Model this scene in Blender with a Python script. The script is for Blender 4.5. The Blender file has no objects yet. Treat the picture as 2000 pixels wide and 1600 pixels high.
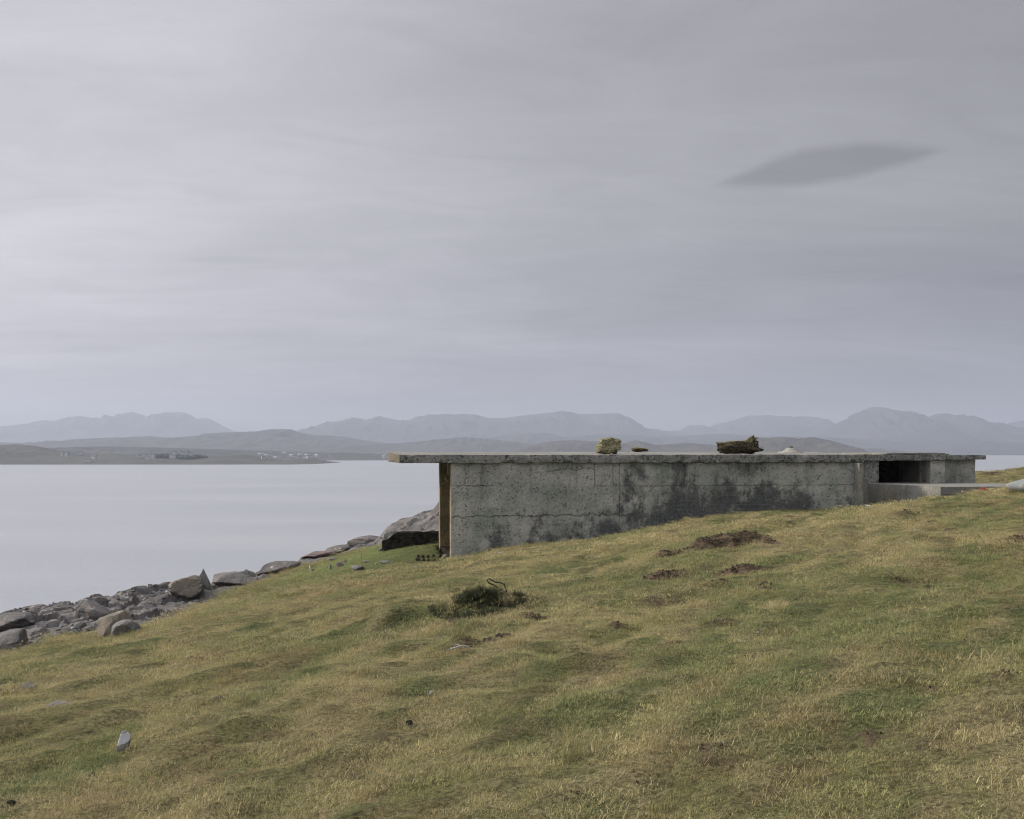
import bpy, bmesh, math, random
import numpy as np
from mathutils import Vector, noise as mnoise
R = math.radians
random.seed(7); rng = np.random.default_rng(11)
S = bpy.context.scene; COL = S.collection
# ------------------------------------------------------------------ camera
CZ = 22.0; F = 2414.0; HY = 880.0
cd = bpy.data.cameras.new('camera'); cam = bpy.data.objects.new('camera', cd); COL.objects.link(cam)
cam.location = (0, 0, CZ); cam.rotation_euler = (R(90), 0, 0)
cd.sensor_width = 36; cd.lens = 36*F/2000; cd.shift_y = (HY-800)/2000
cd.clip_start = .1; cd.clip_end = 60000
S.camera = cam
# ------------------------------------------------------------------ node helpers
def nd(nt, t, ins=None, **props):
    n = nt.nodes.new(t)
    for k, v in props.items(): setattr(n, k, v)
    for k, v in (ins or {}).items():
        s = n.inputs[k]
        if hasattr(v, 'is_linked') or isinstance(v, bpy.types.NodeSocket): nt.links.new(v, s)
        else: s.default_value = v
    return n
def mth(nt, op, a, b=0.0, c=0.0, clamp=False):
    n = nt.nodes.new('ShaderNodeMath'); n.operation = op; n.use_clamp = clamp
    for i, v in enumerate((a, b, c)):
        if isinstance(v, bpy.types.NodeSocket): nt.links.new(v, n.inputs[i])
        else: n.inputs[i].default_value = v
    return n.outputs[0]
def sstep(nt, v, a, b, lo=0.0, hi=1.0):
    n = nt.nodes.new('ShaderNodeMapRange'); n.interpolation_type = 'SMOOTHSTEP'
    nt.links.new(v, n.inputs['Value'])
    for k, x in (('From Min', a), ('From Max', b), ('To Min', lo), ('To Max', hi)): n.inputs[k].default_value = x
    return n.outputs[0]
def lmap(nt, v, a, b, lo=0.0, hi=1.0):
    n = nt.nodes.new('ShaderNodeMapRange')
    nt.links.new(v, n.inputs['Value'])
    for k, x in (('From Min', a), ('From Max', b), ('To Min', lo), ('To Max', hi)): n.inputs[k].default_value = x
    return n.outputs[0]
def mix(nt, f, a, b, mode='MIX'):
    n = nt.nodes.new('ShaderNodeMix'); n.data_type = 'RGBA'; n.blend_type = mode
    for s, v in ((n.inputs[0], f), (n.inputs[6], a), (n.inputs[7], b)):
        if isinstance(v, bpy.types.NodeSocket): nt.links.new(v, s)
        elif isinstance(v, tuple): s.default_value = (*v[:3], 1)
        else: s.default_value = v
    return n.outputs[2]
def noi(nt, vec, scale, detail=4, rough=.55, dist=0.0, out=0):
    n = nt.nodes.new('ShaderNodeTexNoise'); n.inputs['Scale'].default_value = scale
    n.inputs['Detail'].default_value = detail; n.inputs['Roughness'].default_value = rough
    n.inputs['Distortion'].default_value = dist
    if vec is not None: nt.links.new(vec, n.inputs['Vector'])
    return n.outputs[out]
def vmap(nt, vec, scale=(1, 1, 1), loc=(0, 0, 0), rot=(0, 0, 0)):
    n = nt.nodes.new('ShaderNodeMapping'); nt.links.new(vec, n.inputs[0])
    n.inputs['Scale'].default_value = scale; n.inputs['Location'].default_value = loc; n.inputs['Rotation'].default_value = rot
    return n.outputs[0]
# ------------------------------------------------------------------ world: overcast sky
SUNDIR = Vector((-.90, .12, .42)).normalized()
W = bpy.data.worlds.new('World'); S.world = W; W.use_nodes = True
nt = W.node_tree; nt.nodes.clear()
SKY_MUL = .98
tc = nd(nt, 'ShaderNodeTexCoord'); g = tc.outputs['Generated']
nish = nd(nt, 'ShaderNodeTexSky', sky_type='NISHITA', sun_disc=False, sun_elevation=math.asin(SUNDIR.z),
          sun_rotation=math.atan2(SUNDIR.x, SUNDIR.y), air_density=1.0, dust_density=2.0)
sep = nd(nt, 'ShaderNodeSeparateXYZ', {0: g}); dx, dy, dz = sep.outputs
zz = mth(nt, 'MAXIMUM', dz, 0.0)
den = mth(nt, 'ADD', zz, .12)
cp = nd(nt, 'ShaderNodeCombineXYZ', {0: mth(nt, 'DIVIDE', dx, den), 1: mth(nt, 'DIVIDE', dy, den), 2: 0.0}).outputs[0]
c1 = noi(nt, vmap(nt, cp, (.45, .8, 1), (3, 1.2, 0), (0, 0, R(-12))), 1.15, 6, .52, .8)
c2 = noi(nt, vmap(nt, cp, (.8, 1.5, 1), (0, 5, 0), (0, 0, R(-16))), 2.4, 7, .6, 1.4)
c3 = noi(nt, vmap(nt, cp, (.16, .3, 1), (7, 2, 0)), 1.0, 2, .5, .3)
cl = mth(nt, 'ADD', mth(nt, 'ADD', lmap(nt, c1, .3, .7, -.15, .15), lmap(nt, c2, .3, .7, -.06, .06)), lmap(nt, c3, .3, .7, -.05, .05))
# brightness falls away from the side of the hidden sun
grad = mth(nt, 'POWER', 2.718, mth(nt, 'MULTIPLY', dx, -.92))
zen = mth(nt, 'ADD', mth(nt, 'MULTIPLY', sstep(nt, dz, .36, .95, 1.0, 3.2), sstep(nt, dy, .35, -.5, 1.0, 1.5)), mth(nt, 'MULTIPLY', mth(nt, 'POWER', 2.718, mth(nt, 'MULTIPLY', zz, -22.0)), .02))
# a single dark lens-shaped cloud and a faint small one
yy = mth(nt, 'MAXIMUM', dy, .05)
u = mth(nt, 'DIVIDE', dx, yy); v = mth(nt, 'DIVIDE', dz, yy)
wob = lmap(nt, noi(nt, nd(nt, 'ShaderNodeCombineXYZ', {0: mth(nt, 'MULTIPLY', u, .4), 1: v}).outputs[0], 20, 3, .5), .3, .7, -.0035, .0035)
def lens(cu, cv, hu, hv, sl, bend, e0=0.0, e1=.55):
    du = mth(nt, 'SUBTRACT', u, cu)
    dv = mth(nt, 'ADD', mth(nt, 'SUBTRACT', mth(nt, 'SUBTRACT', v, cv), mth(nt, 'MULTIPLY', du, sl)), wob)
    dv = mth(nt, 'ADD', dv, mth(nt, 'MULTIPLY', mth(nt, 'MULTIPLY', du, du), bend))
    a = mth(nt, 'DIVIDE', du, hu); b = mth(nt, 'DIVIDE', dv, hv)
    r = mth(nt, 'SUBTRACT', mth(nt, 'SUBTRACT', 1.0, mth(nt, 'MULTIPLY', a, a)), mth(nt, 'ABSOLUTE', b))
    return sstep(nt, r, e0, e1)
lc = mth(nt, 'MULTIPLY', lens(.257, .2325, .102, .0185, .158, .35, -.04, .55), mth(nt, 'GREATER_THAN', dy, .1))
lc2 = mth(nt, 'MULTIPLY', lens(-.23, .155, .045, .005, .03, 0), .22)
lc3 = mth(nt, 'MULTIPLY', lens(-.335, .083, .05, .008, .05, 0, 0, 1), .25)
dark = mth(nt, 'ADD', mth(nt, 'ADD', lc, lc2), lc3)
lum = mth(nt, 'MULTIPLY', mth(nt, 'MULTIPLY', grad, zen), mth(nt, 'ADD', 1.0, cl))
lum = mth(nt, 'MULTIPLY', lum, lmap(nt, dark, 0, 1, 1.0, .70))
tint = mix(nt, lmap(nt, dx, -.4, .4), (.414, .400, .428), (.352, .354, .389))
tint = mix(nt, sstep(nt, c3, .42, .6), tint, (.386, .382, .406))
colr = mix(nt, 1.0, tint, nd(nt, 'ShaderNodeCombineXYZ', {0: lum, 1: lum, 2: lum}).outputs[0], 'MULTIPLY')
bg1 = nd(nt, 'ShaderNodeBackground', {'Color': nish.outputs[0], 'Strength': .06})
bg2 = nd(nt, 'ShaderNodeBackground', {'Color': colr, 'Strength': SKY_MUL})
mx = nd(nt, 'ShaderNodeMixShader', {0: .96, 1: bg1.outputs[0], 2: bg2.outputs[0]})
nd(nt, 'ShaderNodeOutputWorld', {0: mx.outputs[0]})
# ------------------------------------------------------------------ sun
sd = bpy.data.lights.new('sun', 'SUN'); sd.energy = 4.0; sd.angle = R(7); sd.color = (1, .90, .74)
sun = bpy.data.objects.new('sun', sd); COL.objects.link(sun)
sun.rotation_euler = (-SUNDIR).to_track_quat('-Z', 'Y').to_euler(); sun.location = (-40, 20, 60)
S.view_settings.view_transform = 'Standard'; S.view_settings.look = 'None'
S.view_settings.exposure = 0.22; S.view_settings.gamma = 1.0
S.render.engine = 'CYCLES'
S.cycles.use_denoising = True; S.cycles.filter_width = 1.15; S.cycles.volume_bounces = 1; S.cycles.max_bounces = 8; S.cycles.transparent_max_bounces = 8
# ------------------------------------------------------------------ noise in numpy
def hsh(ix, iy, s):
    h = (ix.astype(np.int64)*374761393 + iy.astype(np.int64)*668265263 + s*1442695041) & 0xffffffff
    h = ((h ^ (h >> 13))*1274126177) & 0xffffffff
    return ((h ^ (h >> 16)) & 0xffff)/65535.0
def vn(x, y, s=0):
    ix = np.floor(x); iy = np.floor(y); fx = x-ix; fy = y-iy
    fx = fx*fx*(3-2*fx); fy = fy*fy*(3-2*fy)
    a = hsh(ix, iy, s); b = hsh(ix+1, iy, s); c = hsh(ix, iy+1, s); d = hsh(ix+1, iy+1, s)
    return (a+(b-a)*fx)*(1-fy)+(c+(d-c)*fx)*fy
def fbm(x, y, o=4, s=0, g=.5):
    t = 0; a = 1; n = 0
    for i in range(o):
        t = t+a*vn(x*2**i+17.3*i, y*2**i-9.1*i, s+i); n += a; a *= g
    return t/n          # 0..1
def vor(x, y, s=0):
    ix = np.floor(x); iy = np.floor(y)
    d1 = np.full(x.shape, 9.); d2 = np.full(x.shape, 9.); cx = np.zeros(x.shape); cy = np.zeros(x.shape); hid = np.zeros(x.shape); h2 = np.zeros(x.shape)
    for i in (-1, 0, 1):
        for j in (-1, 0, 1):
            jx = ix+i; jy = iy+j
            px = jx+.1+.8*hsh(jx, jy, s); py = jy+.1+.8*hsh(jx, jy, s+5)
            d = np.hypot(x-px, y-py); m = d < d1
            d2 = np.where(m, d1, np.minimum(d2, d))
            cx = np.where(m, x-px, cx); cy = np.where(m, y-py, cy)
            hid = np.where(m, hsh(jx, jy, s+9), hid); h2 = np.where(m, hsh(jx, jy, s+14), h2)
            d1 = np.where(m, d, d1)
    return d1, d2, cx, cy, hid, h2
def smst(x, a, b):
    t = np.clip((x-a)/(b-a), 0, 1); return t*t*(3-2*t)
# ------------------------------------------------------------------ ground shape
def PX(px, py, D): return ((px-1000)/F*D, D, (HY-py)/F*D)      # photo pixel at a distance -> point (z from eye level)
def plane(x, y): return -1.45+.14*x-.04*y
ctrl = [PX(*c) for c in [
 (881, 1090, 39.7), (1000, 1062, 39.9), (1100, 1053, 40.1), (1200, 1043, 40.3), (1290, 1026, 40.6), (1340, 1012, 39.6), (1400, 1002, 39.6),
 (1480, 994, 40.2), (1600, 991, 41.4), (1680, 988, 41.8), (1740, 987, 43), (1790, 980, 41.3), (1840, 974, 39.9), (1900, 967, 39.2), (1950, 960, 38.6), (2010, 948, 37), (2200, 928, 37), (1990, 960, 41.2), (1716, 994, 37), (1600, 1003, 37), (1840, 986, 36), (1920, 976, 35.5), (1770, 1002, 33), (1650, 1012, 33), (1716, 988, 40.5), (1600, 996, 40),
 (860, 1092, 41), (800, 1092, 41), (750, 1075, 44), (800, 1067, 44), (700, 1080, 46.5), (640, 1100, 46), (600, 1112, 45),
 (0, 1280, 25), (110, 1250, 28.5), (180, 1238, 30), (270, 1234, 31), (300, 1212, 35), (400, 1172, 41), (500, 1130, 47.5), (590, 1100, 51), (690, 1068, 52), (750, 1060, 47),
 (0, 1200, 44), (100, 1182, 46), (200, 1170, 48), (300, 1156, 50), (400, 1136, 53), (480, 1128, 55), (560, 1102, 57), (620, 1081, 58), (690, 1062, 58), (750, 1052, 57),
 (1925, 944, 48), (1990, 944, 48), (1915, 914, 66), (1960, 911, 67), (2010, 909, 68), (2200, 902, 70)]]
for x in (-24, -14, -6, 0, 6, 14, 24):
    for y in (-12, -2, 6, 13): ctrl.append((x, y, plane(x, y)))
for x, y in ((-6, 22), (0, 22), (6, 22), (12, 22), (-5, 31), (2, 31), (8, 31), (14, 31), (20, 26), (32, 20), (55, 0), (58, 40), (58, 72), (-45, 20), (-40, 50), (-30, 70), (-14, 12), (-5, 76), (12, 80), (-50, -12), (55, -12)):
    ctrl.append((x, y, plane(x, y)))
ctrl = np.array(ctrl)
def tps(r2): return np.where(r2 > 0, .5*r2*np.log(np.maximum(r2, 1e-12)), 0)
_r2 = (ctrl[:, None, 0]-ctrl[None, :, 0])**2+(ctrl[:, None, 1]-ctrl[None, :, 1])**2
_n = len(ctrl); _A = np.zeros((_n+3, _n+3)); _A[:_n, :_n] = tps(_r2)+np.eye(_n)*.05
_A[:_n, _n] = 1; _A[:_n, _n+1:] = ctrl[:, :2]; _A[_n:, :_n] = _A[:_n, _n:].T
_w = np.linalg.solve(_A, np.concatenate([ctrl[:, 2]-plane(ctrl[:, 0], ctrl[:, 1]), [0, 0, 0]]))
def H0(x, y):
    x = np.asarray(x, float); y = np.asarray(y, float)
    z = plane(x, y)+_w[_n]+_w[_n+1]*x+_w[_n+2]*y
    for i in range(_n): z = z+_w[i]*tps((x-ctrl[i, 0])**2+(y-ctrl[i, 1])**2)
    return z
_D = np.arange(3.0, 80, .04)
def march(px, py, hf=H0):
    k = (px-1000)/F; m = (HY-py)/F
    z = hf(k*_D, _D)-m*_D
    i = np.argmax(z > 0)
    if z[i] <= 0: i = int(np.argmax(z))
    return k*_D[i], _D[i]
def seg_d(x, y, pts):
    d = np.full(np.shape(x), 1e9)
    for (ax, ay), (bx, by) in zip(pts[:-1], pts[1:]):
        vx, vy = bx-ax, by-ay; t = np.clip(((x-ax)*vx+(y-ay)*vy)/(vx*vx+vy*vy), 0, 1)
        d = np.minimum(d, np.hypot(x-ax-t*vx, y-ay-t*vy))
    return d
def inside(x, y, poly):
    c = np.zeros(np.shape(x), bool); n = len(poly)
    for i in range(n):
        ax, ay = poly[i]; bx, by = poly[(i+1) % n]
        if ay == by: continue
        c ^= ((ay > y) != (by > y)) & (x < (bx-ax)*(y-ay)/(by-ay)+ax)
    return c
EDGE = [(-60, -5), (-36, 15), (-25, 34), (-18.4, 44), (-14.6, 50), (-12.6, 54), (-9.6, 57), (-7.4, 58.6), (-5.9, 58), (-2, 60), (6, 64), (20, 68), (32, 70), (62, 74)]
LAND = EDGE+[(62, -20), (-60, -20)]
GB = [(-46, -20), (-26, 4), (-15.5, 16)]+[(p[0], p[1]) for p in [PX(*c) for c in [(0, 1280, 25), (110, 1250, 28.5), (180, 1238, 30), (275, 1236, 31), (300, 1212, 35), (400, 1172, 41), (500, 1130, 47.5), (590, 1100, 51), (690, 1068, 52), (745, 1062, 48.5)]]]+[(-2.5, 50), (2, 52), (12, 57), (24, 63), (32, 65.5), (62, 69)]
GRASS = GB+[(62, -20)]
def sd_grass(x, y):
    d = seg_d(x, y, GB); return np.where(inside(x, y, GRASS), d, -d)
def sd_land(x, y):
    d = seg_d(x, y, EDGE); return np.where(inside(x, y, LAND), d, -d)
# bunker frame
TH = R(10); UX = (math.cos(TH), math.sin(TH)); VX = (-math.sin(TH), math.cos(TH)); OX, OY = -1.97, 40.0
def loc2w(s, t): return OX+s*UX[0]+t*VX[0], OY+s*UX[1]+t*VX[1]
def w2loc(x, y): return (x-OX)*UX[0]+(y-OY)*UX[1], (x-OX)*VX[0]+(y-OY)*VX[1]
# turf banks: px, py (middle of the scarp foot), width px, height px, dirt strength, back length
SC = [(872, 1208, 320, 40, 0.0, 3.2), (934, 1208, 130, 16, .9, .6), (1428, 1064, 150, 26, .9, 1.9), (1320, 1082, 110, 12, .6, .9), (1488, 1152, 46, 18, .9, .5), (1292, 1124, 120, 12, .7, .8),
 (1445, 1110, 110, 13, .75, .8), (940, 1256, 120, 16, .55, .8), (1040, 1212, 60, 9, .7, .4), (993, 1247, 40, 10, .7, .3), (795, 1262, 90, 14, .5, .6), (700, 1212, 150, 16, .4, 1.2),
 (1200, 1218, 50, 9, .8, .3), (1862, 1030, 36, 8, .9, .4), (1815, 1018, 40, 6, .7, .3), (1780, 1005, 70, 6, .6, .4), (1990, 1056, 50, 7, .8, .4), (1755, 1121, 60, 7, .6, .4), (1865, 1138, 36, 6, .9, .3),
 (1410, 1210, 70, 10, .6, .5), (1270, 1170, 70, 8, .6, .4), (1395, 1142, 70, 8, .5, .4), (430, 1362, 60, 12, .5, .6), (1395, 1492, 90, 14, .55, .4), (1320, 1255, 70, 8, .8, .3), (1590, 1140, 60, 5, .3, .4),
 (1830, 1345, 90, 16, .6, .4), (1700, 1435, 120, 14, .6, .4), (1960, 1330, 80, 12, .6, .3), (1870, 1262, 90, 10, .5, .4), (380, 1275, 70, 9, .5, .5), (145, 1405, 60, 6, .3, .4), (1160, 1330, 90, 9, .35, .5),
 (1070, 1370, 60, 8, .4, .3), (640, 1420, 70, 6, .3, .4), (1100, 1560, 80, 12, .5, .4), (1240, 1530, 60, 10, .5, .3), (560, 1340, 80, 7, .35, .5), (1940, 912+10, 60, 6, .7, 1.0), (1985, 958, 30, 5, .8, .3), (1150, 1085, 80, 6, .45, .7), (1370, 1084, 60, 10, .6, .4), (1503, 1062, 40, 12, .8, .3), (1590, 1004, 90, 5, .5, .5), (1680, 1000, 90, 5, .5, .4),
 (300, 1440, 90, 9, .35, .5), (760, 1500, 90, 9, .3, .4), (480, 1500, 110, 9, .3, .4), (1290, 1290, 80, 8, .35, .4), (1560, 1290, 110, 9, .35, .5), (1050, 1185, 90, 7, .3, .5), (620, 1275, 120, 9, .35, .7), (210, 1345, 100, 8, .3, .7)]
SC = [q if i < 10 else (q[0], q[1], q[2]*.9, q[3]*.75, q[4]*(.62 if q[1] > 1190 else .8), q[5]) for i, q in enumerate(SC) if i < 10 or q[4] > .36]
scars = []
for px, py, w, h, dirt, back in SC:
    X, Y = march(px, py); scars.append((X, Y, w/F*Y*.5, h/F*Y*.95, dirt, back))
def features(x, y):
    z = np.zeros(x.shape); dm = np.zeros(x.shape)
    for i, (X, Y, w, h, dirt, back) in enumerate(scars):
        m = (np.abs(x-X) < w*2.6) & (np.abs(y-Y) < back*3.2+1.2)
        if not m.any(): continue
        xx = x[m]; yy = y[m]
        wob = (fbm(xx*1.7/max(w, .3)+i*7, yy*0+i, 3, 40+i)-.5)*min(w, .9)*.7+(fbm(xx*5, yy*5, 2, 70)-.5)*.16
        dyy = yy-Y-wob
        lat = np.exp(-((xx-X)/w)**4*.9)
        hh = h*(.7+.6*fbm(xx*3.1, yy*.3, 2, 90+i))
        face = smst(dyy, -.05, min(.28, h*.9+.05)); tail = 1-smst(dyy, .15, back+.2)
        dip = -.25*hh*np.exp(-((dyy+.22)/.28)**2)
        z[m] += lat*(hh*face*tail+dip)
        dmm = lat*smst(dyy, -.18, 0)*(1-smst(dyy, .12+h*.35, .32+h*.55))*dirt
        dm[m] = np.maximum(dm[m], dmm)
    return z, dm
def footprint(x, y):
    s, t = w2loc(x, y)
    a = (s > .03) & (s < 14.1) & (t > .16) & (t < 4.25)
    b = (s > 14.1) & (s < 22) & (t > 2.6) & (t < 6.2)
    return a, b
def ground_z(x, y):
    """height above the sea, dirt mask"""
    z = H0(x, y); g = sd_grass(x, y); l = sd_land(x, y)
    f, dm = features(x, y)
    flat = np.exp(-((x+5)/4.0)**2-((y-44)/5.5)**2)
    # hummocks and sheep terracettes that run along the slope
    q = .93*x-.36*y; p = .36*x+.93*y
    n = (fbm(q*.55, p*.22, 4, 1)-.5)*.28+(np.abs(fbm(q*1.4, p*.42, 3, 2)-.5)*-2+.25)*.17+(fbm(q*2.6, p*1.7, 3, 5)-.5)*.12+(fbm(x*5.5, y*5.5, 2, 3)-.5)*.07-.05
    s_, t_ = w2loc(x, y)
    calm = 1-.75*flat
    calm = calm*(1-.75*np.exp(-((t_+.5)/1.5)**2)*((s_ > -1) & (s_ < 22)))
    near = smst(np.hypot(x, y), 2, 7)
    z = z+n*calm*(.35+.65*near)+f
    tu = fbm(x*9, y*9, 2, 8); z = z+(tu-.5)*.03
    a, b = footprint(x, y)
    z = np.where(a, np.minimum(z, -3.62), z); z = np.where(b, np.minimum(z, -2.6), z)
    z = z-.10*smst(y, 30, 38); z = np.where(g < 0, z-np.minimum(-g*1.2, .8), z)
    z = np.where(l < 0, z+l*.62, z)
    return np.maximum(z+CZ, -1.8), dm, g
def new_mesh(name, V, Fq, mat=None, parent=None, smooth=True, loc=None):
    me = bpy.data.meshes.new(name)
    V = np.asarray(V, np.float32)
    if isinstance(Fq, np.ndarray):
        nf, k = Fq.shape
        me.vertices.add(len(V)); me.vertices.foreach_set('co', V.ravel())
        me.loops.add(nf*k); me.loops.foreach_set('vertex_index', Fq.astype(np.int32).ravel())
        me.polygons.add(nf); me.polygons.foreach_set('loop_start', np.arange(0, nf*k, k, dtype=np.int32)); me.polygons.foreach_set('loop_total', np.full(nf, k, np.int32))
        me.update(calc_edges=True)
    else: me.from_pydata([tuple(map(float, v)) for v in V], [], Fq)
    me.validate()
    if smooth: me.polygons.foreach_set('use_smooth', np.ones(len(me.polygons), bool))
    o = bpy.data.objects.new(name, me); COL.objects.link(o)
    if mat: me.materials.append(mat)
    if parent: o.parent = parent
    if loc is not None: o.location = loc
    return o
def tag(o, label=None, cat=None, group=None, kind=None):
    if label: o['label'] = label
    if cat: o['category'] = cat
    if group: o['group'] = group
    if kind: o['kind'] = kind
    return o
def empty(name, loc, rz=0):
    o = bpy.data.objects.new(name, None); COL.objects.link(o); o.location = loc; o.rotation_euler = (0, 0, rz); o.empty_display_size = .2
    return o
def gridfaces(nx, ny, keep=None):
    i = np.arange((nx-1)*(ny-1)); r = i//(nx-1); c = i % (nx-1)
    a = r*nx+c; f = np.stack([a, a+1, a+nx+1, a+nx], 1)
    return f if keep is None else f[keep]
# ---- colours of the turf
STRAW = np.array((.385, .340, .175)); OLIVE = np.array((.250, .252, .102)); GREEN = np.array((.150, .195, .070)); BROWN = np.array((.255, .188, .100)); DARK = np.array((.040, .034, .024))
def terrace(x, y): return np.exp(-(((x+5.2)/3.6)**2+((y-45)/5.2)**2)**2)
def turf_col(x, y, dm):
    q = .93*x-.36*y; p = .36*x+.93*y
    a = fbm(q*.9, p*.25, 4, 21)*.45+fbm(q*3.2, p*.9, 3, 28)*.55; b = fbm(q*.8+5, p*.22, 3, 22)*.45+fbm(q*3.4, p*1.1, 4, 23)*.55; c = fbm(q*1.9, p*.5, 2, 24)*.35+fbm(q*5.2, p*2.0, 3, 29)*.65; d = fbm(x*7, y*7, 3, 25)
    st = smst(a*.7+d*.3, .36, .58); st = st[..., None]
    col = OLIVE*(1-st)+STRAW*st
    gr = smst(b+.07*np.clip((x-1)/5, -.3, 1)*np.clip(1-y/14, 0, 1), .49, .61)*.78
    tr = terrace(x, y); gr = np.maximum(gr, tr*.92)
    s_, t_ = w2loc(x, y); gr = np.maximum(gr, np.exp(-((t_+.3)/.5)**2)*((s_ > 12) & (s_ < 19))*.8)
    gr = gr[..., None]; gc = GREEN*(1+.55*tr[..., None])
    col = col*(1-gr)+gc*gr
    br = (smst(c, .56, .68)*.5*(1-tr))[..., None]; col = col*(1-br)+BROWN*br
    dk = (smst(fbm(x*4.3, y*4.3, 3, 26), .60, .74)*.42*(1-tr))[..., None]; col = col*(1-dk)+DARK*1.6*dk
    return col*(.84+.32*d[..., None])
def add_color(me, name, c):
    at = me.color_attributes.new(name, 'FLOAT_COLOR', 'POINT')
    at.data.foreach_set('color', np.concatenate([c, np.ones((len(c), 1))], 1).astype(np.float32).ravel())
# ---- materials
def mat(name):
    m = bpy.data.materials.new(name); m.use_nodes = True; nt = m.node_tree; b = nt.nodes['Principled BSDF']
    b.inputs['Roughness'].default_value = .9
    b.inputs['Specular IOR Level'].default_value = .25
    return m, nt, b
def bump(nt, b, h, dist, strength=1.0, normal=None):
    n = nd(nt, 'ShaderNodeBump', {'Height': h, 'Distance': dist, 'Strength': strength})
    if normal: nt.links.new(normal, n.inputs['Normal'])
    nt.links.new(n.outputs[0], b.inputs['Normal']); return n.outputs[0]
def simple(name, c1, c2, scale=6, bumpd=.01, rough=.9, detail=5, coord='Object', bs=None, metal=0.0):
    m, nt, b = mat(name); co = nd(nt, 'ShaderNodeTexCoord').outputs[coord]
    n = noi(nt, co, scale, detail, .6)
    nt.links.new(mix(nt, sstep(nt, n, .38, .62), c1, c2), b.inputs['Base Color'])
    bump(nt, b, noi(nt, co, bs or scale*3, 4, .6), bumpd); b.inputs['Roughness'].default_value = rough; b.inputs['Metallic'].default_value = metal
    return m
# ground
mG, nt, b = mat('turf_ground'); pos = nd(nt, 'ShaderNodeNewGeometry').outputs['Position']
ca = nd(nt, 'ShaderNodeAttribute', attribute_name='gcol').outputs['Color']
da = nd(nt, 'ShaderNodeAttribute', attribute_name='dirt').outputs['Fac']
fn = noi(nt, pos, 28, 5, .7); fn2 = noi(nt, pos, 9, 4, .6)
cg = mix(nt, 1.0, ca, mix(nt, sstep(nt, fn, .3, .7), (.16, .15, .13), (.62, .62, .62)), 'MULTIPLY')
soil = mix(nt, sstep(nt, fn2, .35, .65), (.035, .027, .018), (.120, .088, .055))
dd = sstep(nt, mth(nt, 'ADD', da, lmap(nt, fn2, .3, .7, -.25, .25)), .18, .45)
nt.links.new(mix(nt, dd, cg, soil), b.inputs['Base Color'])
bump(nt, b, mth(nt, 'ADD', fn, mth(nt, 'MULTIPLY', fn2, 2.0)), .05)
b.inputs['Specular IOR Level'].default_value = .1
res = .12; gx = np.arange(-60, 60, res); gy = np.arange(-18, 78, res)
GX, GY = np.meshgrid(gx, gy); GZ, GD, GS = ground_z(GX, GY)
def hfin(x, y):   # sample finished ground (eye level = 0)
    i = np.clip((np.asarray(x)-gx[0])/res, 0, len(gx)-2.001); j = np.clip((np.asarray(y)-gy[0])/res, 0, len(gy)-2.001)
    i0 = np.floor(i).astype(int); j0 = np.floor(j).astype(int); fi = i-i0; fj = j-j0
    return ((GZ[j0, i0]*(1-fi)+GZ[j0, i0+1]*fi)*(1-fj)+(GZ[j0+1, i0]*(1-fi)+GZ[j0+1, i0+1]*fi)*fj)-CZ
def samp(A, x, y):
    i = np.clip(((x-gx[0])/res).astype(int), 0, len(gx)-1); j = np.clip(((y-gy[0])/res).astype(int), 0, len(gy)-1); return A[j, i]
keep = (GZ[:-1, :-1] > -1.7).ravel()
ground = new_mesh('ground', np.stack([GX.ravel(), GY.ravel(), GZ.ravel()], 1), gridfaces(len(gx), len(gy), keep), mG)
tag(ground, kind='structure')
GC = turf_col(GX.ravel(), GY.ravel(), GD.ravel())
add_color(ground.data, 'gcol', GC)
at = ground.data.attributes.new('dirt', 'FLOAT', 'POINT'); at.data.foreach_set('value', GD.ravel().astype(np.float32))
# water
mW, nt, b = mat('calm_sea'); co = nd(nt, 'ShaderNodeNewGeometry').outputs['Position']
wn = noi(nt, vmap(nt, co, (.004, .012, 1)), 1.0, 4, .55)
nt.links.new(mix(nt, sstep(nt, wn, .35, .65), (.22, .235, .255), (.26, .27, .285)), b.inputs['Base Color'])
b.inputs['Roughness'].default_value = .32; b.inputs['Specular IOR Level'].default_value = .5; b.inputs['IOR'].default_value = 1.6
bump(nt, b, noi(nt, vmap(nt, co, (.5, .9, 1)), 1.0, 5, .6), .35, .6)
X_ = 16500
tag(new_mesh('water', [(-X_, -X_, 0), (X_, -X_, 0), (X_, X_, 0), (-X_, X_, 0)], [(0, 1, 2, 3)], mW, smooth=False), kind='structure')
# ------------------------------------------------------------------ shoreline bedrock
def rock_mat(name, base, lo, pale, warm, sc=1.0, palef=.5):
    m, nt, b = mat(name); p = nd(nt, 'ShaderNodeNewGeometry').outputs['Position']
    n1 = noi(nt, p, .9*sc, 6, .6, .4); n2 = noi(nt, p, 6*sc, 5, .65); n3 = noi(nt, vmap(nt, p, (1, 1, 2.5)), 2.2*sc, 5, .6, .6)
    c = mix(nt, sstep(nt, n1, .35, .65), lo, base)
    c = mix(nt, sstep(nt, n2, .62, .40, 0, .35), c, lo)
    c = mix(nt, sstep(nt, n3, .63, .70, 0, palef), c, pale)
    c = mix(nt, sstep(nt, noi(nt, p, 1.7*sc, 3, .5), .56, .68, 0, .45), c, warm)
    n4 = noi(nt, p, 30*sc, 3, .6)
    c = mix(nt, sstep(nt, n4, .64, .72, 0, .5), c, pale)
    nt.links.new(c, b.inputs['Base Color'])
    h = mth(nt, 'ADD', mth(nt, 'MULTIPLY', n2, .6), mth(nt, 'MULTIPLY', n4, .25))
    bump(nt, b, h, .10)
    return m
mR = rock_mat('shore_rock', (.175, .165, .155), (.075, .072, .070), (.46, .46, .47), (.175, .14, .11), 1.3, .8)
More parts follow.
